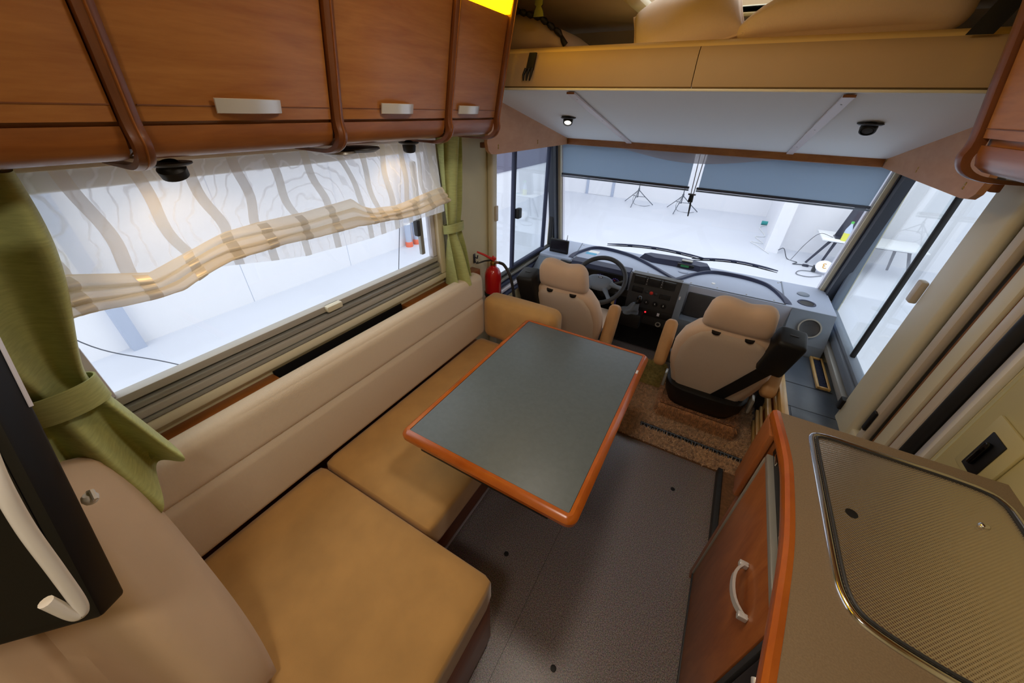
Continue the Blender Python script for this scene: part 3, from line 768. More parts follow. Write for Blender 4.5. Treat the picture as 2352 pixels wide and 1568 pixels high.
# ================================================================== GREEN CURTAINS
def curtain(label, yc, zt, zb, ztie, wt, wtie, wb, xc, depth, folds, skew=0, seed=0, tiew=.03, swing=(0, 0), hem=None):
    c = thing('curtain', (xc, yc, zb), label, 'curtain', 'green tied-back curtains')
    tab = [(0, 1.0), (1, 1.0)]
    def f(u, v):
        z = zt + (zb - zt) * v
        kt = (zt - ztie) / (zt - zb)
        if v < kt:
            s = v / kt; s = s * s * (3 - 2 * s); w = wt + (wtie - wt) * s ** 1.6
        else:
            s = (v - kt) / (1 - kt); w = wtie + (wb - wtie) * s ** .7
        near = 1 - .55 * math.exp(-((v - kt) / .1) ** 2)
        a = 2 * pi * u
        y = yc + w * .5 * math.cos(a) * -1 + skew * v
        d = depth * near * (1.0 + .25 * math.sin(v * 5 + seed))
        x = xc + d * (.5 * math.sin(a) + (.34 if v < kt else .34 + .4 * (v - kt) / (1 - kt)) * math.sin(a * folds + seed + .8 * math.sin(v * 4)) * (1 if math.sin(a) > -.3 else .3))
        if v > kt:
            x += swing[0] * (v - kt) / (1 - kt); y += swing[1] * (v - kt) / (1 - kt)
        dz = (hem(y) - zb) * ((v - kt) / (1 - kt)) ** 1.2 if hem and v > kt else 0
        return Vector((x, y, z + dz + .012 * math.sin(a * folds) * max(0, v - .9) * 10))
    MB().grid(f, 96, 40).out('drape', 'green_cloth', c, ang=180)
    pts = []
    for k in range(33):
        a = 2 * pi * k / 32
        pts.append(Vector((xc + (depth * .45 + .014) * math.sin(a), yc + skew * .6 - (wtie * .5 + .010) * math.cos(a), ztie + .012 * math.sin(a))))
    MB().loft([[p + Vector((0, 0, -tiew)), p + Vector((0, 0, tiew)), p * 1 + Vector((.004 * math.sin(2 * pi * k / 32), -.004 * math.cos(2 * pi * k / 32), tiew)), p + Vector((.004 * math.sin(2 * pi * k / 32), -.004 * math.cos(2 * pi * k / 32), -tiew))] for k, p in enumerate(pts)], cap=False).out('tieback', 'green_cloth', c)
    return c
# near curtain swells above its tie, its tail spreads over the sofa back
c1 = curtain('wide green curtain beside the television, bunched tail resting on the sofa back', .02, 1.603, .83, 1.145, .30, .11, .175, -1.165, .10, 5, seed=1.0, tiew=.032, swing=(.10, .005), hem=lambda y: lerp([(-.08, .82), (-.03, .84), (.12, .97)], y))
c2 = curtain('narrow straight green curtain beside the fire extinguisher', 1.51, 1.603, .875, 1.18, .12, .10, .125, -1.215, .07, 4, seed=2.2, tiew=.022)

# ================================================================== SOFA
sb = thing('corner_sofa', (-.9, .5, 0), 'L-shaped sofa with ochre seat cushions and ribbed beige back along the window', 'sofa')
MB().rbox((XL + .002, .445, .0), (-.66, 1.74, .333), .004).out('long_box', 'base_wood', sb, 'dark wooden box')
eb = MB().rbox((XL + .002, -.98, .0), (-.30, .443, .333), .004).out('end_box', 'base_wood', sb, 'dark wooden box')
MB().rbox((-.662, .46, .0), (-.652, 1.72, .012), .002).out('base_strip', 'alu_light', sb)
lt = MB().rbox((-.66, .80, .24), (-.635, .84, .275), .004).out('latch', 'black', sb)
MB().rbox((-.635, .815, .25), (-.63, .83, .272), .001).out('latch_pin', 'chrome', lt)
MB().rbox((-.30, -.5, .02), (-.294, .415, .318), .002).out('end_panel', 'base_wood', eb)
def soft(name, a, b, r, bul, material, label, parent, cuts=16, fn=None):
    return MB().cushion(a, b, r, bul, cuts, fn).out(name, material, parent, label, ang=60)
soft('seat_cushion', (-1.13, .455, .335), (-.56, 1.60, .482), .028, (0, 0, .006), 'suede', 'ochre suede seat cushion partly under the table', sb)
soft('seat_cushion', (-1.13, -.75, .335), (-.285, .448, .482), .03, (0, 0, .007), 'suede', 'broad ochre suede seat cushion reaching out into the aisle', sb)
# long ribbed back, padded in two bands
def backfn(p):
    t = (p.z - .483) / .4
    x = p.x - .012 * t
    if p.x > -1.16:
        x += .006 * math.sin(min(1, max(0, t)) * pi) - .012 * math.exp(-((p.z - .735) / .010) ** 2)
    return Vector((x, p.y, p.z))
MB().cushion((-1.20, -.03, .483), (-1.11, 1.65, .895), .036, (.004, 0, .006), 44, backfn).out('backrest', 'ribbed_beige', sb, 'long ribbed beige backrest', ang=60)
soft('armrest', (-1.108, 1.60, .483), (-.625, 1.735, .762), .045, (.008, .008, .008), 'suede', 'ochre rounded armrest cushion', sb)
soft('backrest', (-1.20, -.42, .484), (-.30, -.26, .84), .04, (.0, .012, .008), 'beige_suede', 'plain beige rear backrest', sb)
# narrow shelf between backrest and wall
sh = thing('window_shelf', (-1.25, .8, .80), 'narrow wooden ledge and dark slot behind the sofa backrest', 'shelf')
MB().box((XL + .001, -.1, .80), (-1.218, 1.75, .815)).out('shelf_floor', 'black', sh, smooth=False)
MB().rbox((XL + .001, -.1, .816), (-1.217, .47, .868), .003).out('ledge_board', 'trim_wood', sh)
MB().rbox((XL + .001, 1.13, .816), (-1.217, 1.75, .868), .003).out('ledge_board', 'trim_wood', sh)
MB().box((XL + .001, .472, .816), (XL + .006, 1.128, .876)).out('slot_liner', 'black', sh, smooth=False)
# pillows
pU, pV = Vector((-.42, .03, .46)), Vector((-.10, -.98, .10))
pc_ = Vector((-.865, -.024, .772)) + pV.normalized() * .225
pillow('sofa_pillow', pc_, (.68, .48, .25), None, 'pillow_cloth', 'big soft beige pillow slumped in the sofa corner under the television', seed=5, axes=(pU, pV), bow=.09, crease=.6)
pillow('sofa_pillow', (-.50, -.16, .545), (.30, .26, .10), Euler((math.radians(6), math.radians(2), math.radians(20))), 'beige_suede', 'small pale pillow tucked beside the big beige sofa pillow', seed=8)
# clear plastic hook on the pillow
hk = thing('plastic_hook', (-.86, -.043, 1.085), 'small clear plastic curtain clip lying above the beige pillow', 'clip')

# ================================================================== TABLE
tb = thing('dining_table', (-.45, 1.09, 0), 'rectangular dining table with grey laminate top and orange wooden rim', 'table')
tx0, tx1, ty0, ty1, tz = -.763, -.134, .62, 1.562, .72
MB().rbox((tx0, ty0, tz - .026), (tx1, ty1, tz), .0015).out('tabletop', 'laminate', tb)
# half-round solid wood rim following rounded corners
def rr_path(x0, x1, y0, y1, r, n=6):
    P = []
    for cx, cy, a0 in ((x1 - r, y0 + r, -pi / 2), (x1 - r, y1 - r, 0), (x0 + r, y1 - r, pi / 2), (x0 + r, y0 + r, pi)):
        for k in range(n + 1):
            a = a0 + pi / 2 * k / n; P.append((cx + r * math.cos(a), cy + r * math.sin(a), math.cos(a), math.sin(a)))
    return P
P_ = rr_path(tx0 - .001, tx1 + .001, ty0 - .001, ty1 + .001, .006)
sec = [(0, .001), (.012, .0025), (.022, -.003), (.029, -.014), (.028, -.028), (.018, -.037), (0, -.038)]
RG = []
for k in range(len(P_) + 1):
    x, y, nx, ny = P_[k % len(P_)]
    RG.append([(x + nx * o, y + ny * o, tz + h) for o, h in sec])
rim = MB().loft(RG, cap=False).out('rim', 'rim_wood', tb, 'glossy orange wooden rim', ang=35)
MB().rbox((tx1 + .003, 1.40, tz + .0005), (tx1 + .012, 1.425, tz + .006), .002).out('rim_chip', 'white_flat', rim)
for yy in (.60, 1.15):
    MB().rbox((-.70, yy, .664), (-.19, yy + .03, .681), .003).out('under_rail', 'fascia_black', tb)
MB().rbox((-.51, .99, .0005), (-.41, 1.19, .02), .006).out('foot_plate', 'dark_grey', tb)
MB().tube([(-.46, 1.09, .02), (-.46, 1.09, .66)], .03, 18).out('leg', 'alu_grey', tb)
MB().rbox((-.56, .98, .655), (-.36, 1.2, .693), .006).out('leg_mount', 'dark_grey', tb)

# ================================================================== CAB SEATS
def ring_se(c, ax, ay, U, V, n=28, e=.55):
    out = []
    for k in range(n):
        t = 2 * pi * k / n; ct, st_ = math.cos(t), math.sin(t)
        out.append(Vector(c) + U * (ax * math.copysign(abs(ct) ** e, ct)) + V * (ay * math.copysign(abs(st_) ** e, st_)))
    return out
def cab_seat(xc, s, label):
    """s=+1: belt box on the +x side"""
    t = thing('cab_seat', (xc, 2.12, 0), label, 'seat', 'cab seats')
    lean = math.radians(17)
    org = Vector((xc, 2.03, .30)); up = Vector((0, -math.sin(lean), math.cos(lean))); bk = Vector((0, -math.cos(lean), -math.sin(lean))); rt = Vector((1, 0, 0))
    pt = lambda a, h, d: org + rt * a + up * h + bk * d
    H = .55
    wtab = [(0, .205), (.15, .225), (.35, .252), (.6, .25), (.78, .222), (.9, .175), (.96, .13), (1, .08)]
    rings = [ring_se(pt(0, H * v, -.05), lerp(wtab, v), .062 * (1 if v < .9 else 1 - (v - .9) * 3), rt, bk, 32, .6) for v in [0, .02, .06, .12, .2, .3, .4, .5, .6, .7, .78, .85, .9, .94, .97, .99, 1]]
    MB().loft(rings).out('backrest', 'seat_plain', t, ang=60)
    # woven rear panel, slightly proud
    def pan(u, v):
        h = H * (.0 + .93 * v); w = lerp(wtab, h / H) - .038 - (.02 if v > .97 else 0)
        a = (2 * u - 1)
        edge = min(1, (1 - abs(a)) * 9) * min(1, (1 - v) * 12 + .0)
        return pt(a * w, h, .006 + .008 * math.sqrt(max(0, edge)) + .004 * (1 - a * a))
    MB().grid(pan, 22, 24).out('rear_panel', 'seat_weave', t, 'woven beige rear panel', ang=60)
    # headrest: long rounded bolster with a dipped top
    hr = []
    for k in range(25):
        q = -1 + 2 * k / 24
        w = .155 * math.sin(q * pi / 2) ** 1 if False else .155 * q
        rr = max(.0, 1 - abs(q) ** 5) ** .5
        top = .155 + .014 * math.cos(q * pi) - .02 * (1 - q) * 0 + .012 * (-s) * 0
        top = .188 + .016 * (abs(q) ** 1.5) - .026 * math.exp(-((q - .15) / .35) ** 2) * .6
        lo = 0.0
        hc = (top * (.45 + .55 * rr) + lo) / 2; hh = (top - lo) / 2 * (.25 + .75 * rr)
        hr.append(ring_se(pt(w, H - .035 + hc, -.035), hh, .052 * (.3 + .7 * rr), up, bk, 24, .75))
    h = MB().loft(hr).out('headrest', 'seat_plain', t, 'rounded tan headrest', ang=60)
    for a in (-.075, .075):
        MB().lathe([(.001, 0), (.022, 0), (.022, .012), (.001, .012)], pt(a, H - .046, -.0), up, 16).out('headrest_socket', 'black', h)
        MB().tube([pt(a, H - .05, -.035), pt(a, H + .03, -.035)], .006, 8).out('headrest_post', 'chrome', h)
    # belt housing on the outer shoulder, with webbing running down across the back
    Mx = Matrix(((rt.x, up.x, bk.x, 0), (rt.y, up.y, bk.y, 0), (rt.z, up.z, bk.z, 0), (0, 0, 0, 1)))
    Mt = Matrix.Translation(pt(s * .22, .485, .0)) @ Mx @ Matrix.Rotation(-s * .1, 4, 'Z')
    bb = MB().rbox((-.06, -.13, -.075), (.06, .105, .055), .02, 3, Mt).out('belt_housing', 'black', t, 'black plastic seat-belt housing')
    MB().rbox((-.018, .1055, -.02), (.018, .1075, -.012), .0008, 1, Mt).out('belt_slot', 'dark_grey', bb)
    if s > 0:
        a0, a1 = pt(s * .20, H * .66, .026), pt(s * .05, .0, .022)
        d = (a1 - a0).normalized(); sd = d.cross(bk).normalized() * .034
        MB().loft([[p - sd, p + sd, p + sd + bk * .002, p - sd + bk * .002] for p in (a0, a0.lerp(a1, .5) + bk * .004, a1)]).out('belt_webbing', 'black', t, smooth=False)
    # lower shell, seat squab and pedestal
    sh_ = [ring_se((xc, y, z), w, dpt, rt, Vector((0, 1, 0)), 28, .45) for y, z, w, dpt in ((2.30, .10, .17, .22), (2.29, .13, .20, .25), (2.265, .22, .228, .28), (2.255, .31, .235, .295), (2.26, .318, .22, .285))]
    MB().loft(sh_).out('shell', 'black', t, ang=50)
    soft_ = MB().cushion((xc - .235, 2.09, .315), (xc + .235, 2.54, .43), .045, (0, 0, .012), 12).out('squab', 'seat_plain', t, ang=60)
    for q in (-1, 1):
        MB().rbox((xc + q * .237 - .008, 2.0, .27), (xc + q * .237 + .008, 2.06, .37), .005).out('hinge_cover', 'alu_grey', t)
    MB().rbox((xc - .12, 2.14, .02), (xc + .12, 2.42, .10), .01).out('pedestal', 'black', t)
    # folding armrests
    for q in (-1, 1):
        if q == -1 and s < 0: continue
        ax = xc + q * (.295 if q * s < 0 else .272)
        base_ = Vector((ax, 2.02, .50))
        Ma = Matrix.Translation(base_) @ Matrix.Rotation(math.radians(-24 if q * s < 0 else -38), 4, 'X')
        ar = MB().cushion((-.034, -.05, -.08), (.034, .05, .20), .024, (.004, .004, .004), 10).xf(Ma).out('armrest', 'arm_leather', t, 'folded-up brown leather armrest', ang=60)
        MB().rbox((ax - q * .06, 2.01, .45), (ax - q * .035, 2.06, .52), .006).out('armrest_hinge', 'dark_grey', ar)
    return t
seatP = cab_seat(.225, 1, 'tan passenger seat with black seat-belt strap across its back')
cab_seat(-.71, -1, 'tan driver seat facing the steering wheel, black belt housing at its shoulder')

# ================================================================== DASHBOARD
db = thing('dashboard', (XC, 2.9, .0), 'grey moulded dashboard with vents, glovebox and instrument cluster', 'dashboard')
DX0, DX1 = -1.235, .79
MB().prism([(2.66, .700), (2.672, .704), (3.135, .695), (3.135, .02), (2.80, .02), (2.76, .36), (2.70, .46), (2.662, .60), (2.652, .68)], 0, DX0, DX1).out('body', 'dash_grey', db)
Z7 = .703
ridL = [(-.955, 2.70), (-.959, 2.78), (-.946, 2.87), (-.886, 3.03), (-.758, 3.064), (-.554, 3.007), (-.385, 2.884), (-.234, 2.744), (-.16, 2.69)]
ridR = [(-.16, 2.69), (-.118, 2.724), (-.033, 2.887), (.078, 3.0), (.254, 3.017), (.395, 2.969), (.46, 2.881), (.506, 2.751), (.521, 2.68)]
zt = lambda y: .704 - .009 * (y - 2.672) / .463
for rd, nm in ((ridL, 'tray_lip'), (ridR, 'tray_lip')):
    P2 = spline([(x, y, zt(y)) for x, y in rd], 6)
    rings = []
    for i, p in enumerate(P2):
        d = (P2[min(i + 1, len(P2) - 1)] - P2[max(i - 1, 0)]).normalized(); nrm = Vector((-d.y, d.x, 0))
        hh = .022 * math.sin(pi * min(1, max(0, .06 + .9 * i / (len(P2) - 1)))) + .002
        rings.append([p - nrm * .006 + Vector((0, 0, -.002)), p - nrm * .001 + Vector((0, 0, hh)), p + nrm * .012 + Vector((0, 0, hh)), p + nrm * .05 + Vector((0, 0, -.002))])
    MB().loft(rings).out(nm, 'dash_dark', db, ang=30)
MB().box((-.96, 2.668, Z7), (.525, 2.674, Z7 + .0025)).out('panel_seam', 'fascia_black', db, smooth=False)
for xa, ya_, xb, yb_ in ((-1.03, 3.13, -.945, 2.68), (.523, 3.12, .521, 2.68)):
    MB().tube([(xa, ya_, zt(ya_) + .001), (xb, yb_, zt(yb_) + .001)], .004, 6).out('panel_joint', 'dash_mid', db)
for x, y in ((.3, 2.70), (.12, 2.71), (.46, 2.70), (-.36, 2.74), (-.05, 2.70), (.5, 3.08), (.515, 3.10), (-1.0, 3.08), (-.95, 2.76)):
    MB().lathe([(.001, 0), (.006, 0), (.004, .003), (.001, .003)], (x, y, zt(y)), n=8).out('panel_screw', 'alu_grey', db)
MB().lathe([(.001, 0), (.035, 0), (.036, .005), (.032, .008), (.001, .008)], (-.13, 2.90, zt(2.9)), n=28).out('round_cap', 'dash_grey', db)
MB().lathe([(.001, 0), (.014, 0), (.012, .004), (.001, .004)], (.09, 2.78, zt(2.78)), n=16).out('red_white_cap', 'white_flat', db)
# raised centre pod with display
pod = MB().loft([[(-.495 + .03 * k, 3.04 + .02 * k, .698), (-.44, 3.10, .698), (-.20, 3.125, .698), (.03, 3.09, .698), (.062 - .03 * k, 3.02, .698), (-.02, 2.965, .698), (-.19, 2.985, .698), (-.38, 2.975, .698)] if k == 0 else
                  [(-.46, 3.045, .74), (-.42, 3.085, .742), (-.20, 3.108, .744), (.01, 3.075, .742), (.03, 3.025, .738), (-.03, 2.99, .736), (-.19, 3.01, .738), (-.37, 2.998, .736)] for k in (0, 1)]).out('display_pod', 'dash_dark', db, ang=30)
MB().rbox((-.19, 2.978, .708), (-.07, 2.992, .732), .003).out('display_frame', 'fascia_black', pod)
MB().box((-.165, 2.9755, .712), (-.105, 2.9778, .728)).out('display', 'lcd_green', pod, smooth=False)
MB().rbox((-.17, 3.01, .742), (-.09, 3.05, .752), .004).out('pod_clip', 'alu_grey', pod)
# windscreen-side sticker
stk = MB().box((-.91, 2.87, zt(2.9) - .001), (-.82, 2.92, zt(2.9) + .0012)).out('sticker', 'sticker_blue', db, 'blue and white sticker', smooth=False)
MB().box((-.90, 2.921, zt(2.95) - .001), (-.815, 2.985, zt(2.95) + .0012)).out('sticker_print', 'white_flat', stk, smooth=False)
# instrument hood + cluster
cl = MB().prism([(2.655, .56), (2.64, .57), (2.60, .69), (2.62, .715), (2.70, .722), (2.72, .70), (2.70, .56)], 0, -.93, -.47).out('cluster_hood', 'dash_dark', db)
MB().prism([(2.632, .575), (2.597, .687), (2.593, .684), (2.627, .572)], 0, -.90, -.50).out('cluster_glass', 'fascia_black', cl, smooth=False)
nrm = Vector((0, -.955, -.297)).normalized(); upv = Vector((0, -.298, .954))
for gx, gr in ((-.80, .03), (-.68, .042), (-.56, .03)):
    cc = Vector((gx, 2.612, .63)) + nrm * .004
    g_ = MB().lathe([(.001, 0), (gr, 0), (gr, .002), (.001, .002)], cc, nrm, 28).out('gauge', 'gauge_face', cl)
    for k in range(9):
        a = math.radians(220 - 260 * k / 8); p = cc + Vector((1, 0, 0)) * math.cos(a) * gr * .78 + upv * math.sin(a) * gr * .78 + nrm * .0025
        MB().lathe([(.0005, 0), (.0026, 0), (.0005, .0008)], p, nrm, 6).out('gauge_mark', 'gauge_mark', g_)
    MB().tube([cc + nrm * .003, cc + nrm * .003 + upv * gr * .4 + Vector((-gr * .5, 0, 0))], .0014, 6).out('needle', 'red_plastic', g_)
# driver air vent
dv = MB().rbox((-1.04, 2.63, .62), (-.945, 2.66, .69), .008).out('side_vent', 'fascia_black', db)
for k in range(4): MB().box((-1.03, 2.626, .63 + k * .014), (-.955, 2.631, .634 + k * .014)).out('vent_slat', 'fascia', dv, smooth=False)
# centre stack
cs = MB().prism([(2.655, .71), (2.64, .712), (2.60, .56), (2.60, .40), (2.63, .33), (2.72, .33), (2.70, .71)], 0, -.45, -.10).out('centre_stack', 'fascia', db)
MB().prism([(2.655, .715), (2.635, .715), (2.585, .56), (2.585, .44), (2.66, .43)], 0, -.10, -.055).out('stack_cheek', 'dash_mid', db)
MB().rbox((-.093, 2.598, .555), (-.083, 2.608, .625), .003).out('silver_badge', 'alu_light', db)
sy = lambda z: 2.64 - .04 * (.712 - z) / .152 if z > .56 else 2.60
for k, (xa, xb) in enumerate(((-.428, -.345), (-.322, -.240), (-.218, -.135))):
    zz = .674
    Mv = Matrix.Translation((0, 0, 0))
    vb = MB().rbox((xa, sy(zz) - .012, zz - .032), (xb, sy(zz) + .012, zz + .030), .005).out('air_vent', 'fascia_black', cs)
    for j in range(5): MB().box((xa + .006, sy(zz) - .015, zz - .024 + j * .011), (xb - .006, sy(zz) - .0122, zz - .021 + j * .011)).out('vent_slat', 'fascia', vb, smooth=False)
for xx in (-.3335, -.229):
    sw_ = MB().rbox((xx - .008, sy(.672) - .010, .642), (xx + .008, sy(.672) + .01, .702), .002).out('switch_strip', 'fascia', cs)
    for zz in (.655, .675, .69): MB().ball((xx, sy(.672) - .0115, zz), .0025, 5).out('indicator', 'white_flat', sw_)
MB().rbox((-.425, sy(.60) - .008, .582), (-.345, sy(.60) + .01, .622), .003).out('radio_slot', 'fascia_black', cs)
for xx, mm in ((-.315, 'dark_grey'), (-.283, 'red_plastic'), (-.251, 'dark_grey')):
    MB().lathe([(.001, 0), (.0135, 0), (.013, .006), (.008, .010), (.001, .011)], (xx, sy(.6) - .002, .600), (0, -1, -.2), 18).out('push_button', mm, cs, 'red hazard button' if mm == 'red_plastic' else None)
sg = MB().rbox((-.225, sy(.59) - .006, .572), (-.148, sy(.59) + .01, .606), .003).out('speaker_grille', 'fascia_black', cs)
for k in range(7): MB().box((-.219 + k * .010, sy(.59) - .008, .577), (-.215 + k * .010, sy(.59) - .0062, .601)).out('grille_bar', 'fascia', sg, smooth=False)
for xx in (-.30, -.238, -.178):
    kb = MB().lathe([(.001, 0), (.02, 0), (.02, .003), (.014, .004), (.013, .016), (.001, .017)], (xx, 2.598, .525), (0, -1, 0), 22).out('heater_knob', 'fascia_black', cs)
    MB().box((xx - .0015, 2.5795, .526), (xx + .0015, 2.581, .538)).out('knob_mark', 'white_flat', kb, smooth=False)
MB().rbox((-.42, 2.592, .42), (-.11, 2.6, .475), .003).out('lower_fascia', 'fascia_black', cs)
MB().ball((-.29, 2.589, .448), .006, 6).out('warning_light', 'led_red', cs)
MB().box((-.205, 2.5895, .438), (-.188, 2.5915, .462)).out('switch_label', 'alu_light', cs, smooth=False)
MB().lathe([(.012, 0), (.02, 0), (.02, .005), (.013, .005)], (-.18, 2.604, .365), (0, -1, 0), 20).out('lighter_ring', 'alu_grey', cs)
# gear gaiter and lever rising from the stack
gl = MB().rbox((-.46, 2.50, .33), (-.30, 2.598, .45), .015).out('gear_lever', 'fascia_black', db, 'gear lever with grey pleated gaiter')
def gait(u, v):
    a = 2 * pi * u; r = .062 * (1 - v) + .016 * v
    r *= 1 + .22 * math.cos(4 * a + .6) * (1 - v * .6)
    return Vector((-.40 + .055 * v + r * math.cos(a), 2.52 - .07 * v + r * math.sin(a) * .8, .452 + .115 * v + .01 * math.sin(3 * pi * v)))
MB().grid(gait, 32, 8).out('gaiter', 'dash_mid', gl, ang=40)
MB().tube([(-.348, 2.455, .565), (-.335, 2.44, .59)], .008, 8).out('shaft', 'black', gl)
MB().ball((-.33, 2.435, .605), (.02, .02, .03), 10).out('knob', 'black_gloss', gl)
MB().prism([(2.655, .50), (2.69, .45), (2.75, .36), (2.79, .03), (2.80, .03), (2.765, .36), (2.72, .46), (2.67, .55)], 0, -1.05, -.46).out('footwell_panel', 'fascia_black', db)
MB().prism([(2.69, .40), (2.745, .34), (2.785, .03), (2.80, .03), (2.765, .36), (2.70, .44)], 0, -.46, .55).out('footwell_panel', 'fascia_black', db)
# glovebox and lower right trims
gb = MB().rbox((-.045, 2.644, .475), (.40, 2.664, .655), .008).out('glovebox_lid', 'dark_grey', db)
MB().rbox((.16, 2.638, .60), (.2, 2.645, .615), .002).out('glovebox_catch', 'fascia_black', gb)
MB().prism([(2.64, .47), (2.60, .455), (2.60, .40), (2.66, .25), (2.72, .25), (2.72, .47)], 0, -.09, .6).out('knee_shelf', 'dash_mid', db)
# passenger-side corner: cup holder, oval plug and speaker
MB().prism([(2.535, .455), (2.55, .52), (2.655, .70), (2.66, .40), (2.535, .40)], 0, .56, .79).out('corner_ramp', 'dash_mid', db, smooth=False)
cup = MB().lathe([(.03, -.05), (.036, -.05), (.042, .002), (.05, .004), (.052, .0), (.044, -.002)], (.645, 2.77, .703), n=28).out('cup_holder', 'dash_dark', db)
MB().lathe([(.001, -.001), (.040, -.001), (.04, .0005), (.001, .0005)], (.645, 2.77, .703), n=24).out('cup_floor', 'black', cup)
ov = MB().lathe([(.001, 0), (.036, 0), (.036, .004), (.03, .007), (.001, .006)], (.64, 2.93, .70), n=28).out('oval_cap', 'dash_mid', db)
spk = MB().lathe([(.001, 0), (.056, 0), (.058, .012), (.05, .018), (.04, .014), (.001, .012)], (.68, 2.602, .608), (-.08, -.864, .504), 30).out('corner_speaker', 'dark_grey', db, 'oval grey loudspeaker in the dashboard corner')
MB().lathe([(.052, .012), (.06, .012), (.06, .022), (.052, .022)], (.68, 2.602, .608), (-.08, -.864, .504), 30).out('speaker_rim', 'alu_grey', spk)
# left corner of the dash under the monitor
MB().prism([(2.35, .48), (2.66, .69), (2.66, .40), (2.35, .40)], 0, -1.235, -1.06).out('corner_ramp', 'dash_mid', db, smooth=False)
# steering wheel
ta = math.radians(43)
wc = Vector((-.635, 2.43, .685)); wu = Vector((0, math.cos(ta) * 1, math.sin(ta))).normalized(); wn = Vector((0, -math.sin(ta), math.cos(ta)))
wr_ = Vector((1, 0, 0))
sw = thing('steering_wheel', wc - wn * .1, 'dark grey four-spoke steering wheel with padded hub in front of the driver seat', 'steering wheel')
MB().loft([ring_se(wc + wr_ * math.cos(a) * .18 + wu * math.sin(a) * .18, .0165, .0165, wr_ * math.cos(a) + wu * math.sin(a), wn, 12, 1) for a in [2 * pi * k / 48 for k in range(49)]], cap=False).out('rim', 'dark_grey', sw)
hubp = []
for hgt, sc in ((-.05, .5), (-.04, .85), (-.012, 1), (.0, .94), (.008, .75), (.011, .4)):
    ring = []
    for k in range(36):
        a = 2 * pi * k / 36
        rx = .098 * math.copysign(abs(math.cos(a)) ** .75, math.cos(a)); ry = (.052 if math.sin(a) > 0 else .068) * math.copysign(abs(math.sin(a)) ** .8, math.sin(a))
        ring.append(wc + wr_ * rx * sc + wu * (ry * sc - .005) + wn * (hgt - .01))
    hubp.append(ring)
hub = MB().loft(hubp).out('hub', 'dash_mid', sw, ang=50)
bd = MB().rbox((-.016, -.006, -.0012), (.016, .006, .0012), .001, 1, Matrix.Translation(wc + wu * .022 + wn * .0005) @ Matrix(((1, 0, 0, 0), (0, wu.y, wn.y, 0), (0, wu.z, wn.z, 0), (0, 0, 0, 1)))).out('badge', 'fascia_black', hub)
MB().rbox((-.011, -.0025, .0012), (.011, .0025, .002), .0003, 1, Matrix.Translation(wc + wu * .022 + wn * .0005) @ Matrix(((1, 0, 0, 0), (0, wu.y, wn.y, 0), (0, wu.z, wn.z, 0), (0, 0, 0, 1)))).out('badge_mark', 'alu_light', bd)
for sx in (-1, 1):
    for a0, a1, (hx, hy) in ((-.28, -.05, (.085, -.01)), (-.95, -.75, (.055, -.055))):
        am = (a0 + a1) / 2
        e_ = wc + wr_ * sx * math.cos(am) * .175 + wu * math.sin(am) * .175
        st0 = wc + wr_ * sx * hx + wu * hy - wn * .012
        MB().tube([st0, st0.lerp(e_, .5) - wn * .004, e_], [.02, .014, .016], 10, flat=1).out('spoke', 'dash_mid', sw)
MB().tube([wc - wn * .05, wc - wn * .05 + Vector((0, .12, -.12))], .04, 16).out('column', 'fascia_black', sw)
MB().tube([wc + wr_ * .06 - wn * .055, wc + wr_ * .17 - wn * .04 + wu * .05], [.008, .011], 8).out('stalk', 'dark_grey', sw)
# bunch of keys
ky = thing('key_bunch', (-.52, 2.52, .50), 'bunch of keys with blue tag hanging beside the steering column', 'keys')
MB().tube([(-.525, 2.535, .575), (-.52, 2.52, .55)], .006, 8).out('ignition_key', 'dark_grey', ky)
MB().tube([(-.52 + .014 * math.cos(a), 2.515, .54 + .014 * math.sin(a)) for a in [2 * pi * k / 16 for k in range(17)]], .0015, 6).out('key_ring', 'chrome', ky)
for k, (dx, ln, mm) in enumerate(((-.014, .05, 'gold_key'), (-.004, .055, 'gold_key'), (.008, .07, 'blue_plastic'))):
    MB().rbox((-.52 + dx - .006, 2.512 + k * .003, .53 - ln), (-.52 + dx + .006, 2.514 + k * .003, .53), .0008, 1).out('key' if k < 2 else 'key_tag', mm, ky)

# rear-view monitor on the dash corner
mo = thing('dash_monitor', (-1.1, 2.78, .67), 'small black monitor with stub antenna on the dashboard corner', 'monitor')
mo_c = MB().rbox((-1.19, 2.745, .70), (-1.022, 2.768, .815), .008).out('casing', 'black', mo)
MB().box((-1.18, 2.743, .718), (-1.034, 2.7455, .806)).out('screen', 'screen', mo_c, smooth=False)
MB().tube([(-1.10, 2.765, .74), (-1.10, 2.79, .70), (-1.09, 2.80, .69)], .012, 8).out('stand', 'black', mo)
MB().lathe([(.001, 0), (.04, 0), (.04, .008), (.001, .012)], (-1.09, 2.80, .684), n=20).out('foot', 'dark_grey', mo)
MB().tube([(-1.045, 2.757, .815), (-1.04, 2.757, .86)], [.003, .002], 6).out('antenna', 'dark_grey', mo)
MB().tube(spline([(-1.17, 2.76, .702), (-1.17, 2.74, .685), (-1.15, 2.72, .69), (-1.12, 2.72, .69)], 5), .004, 6).out('wire', 'black', mo)

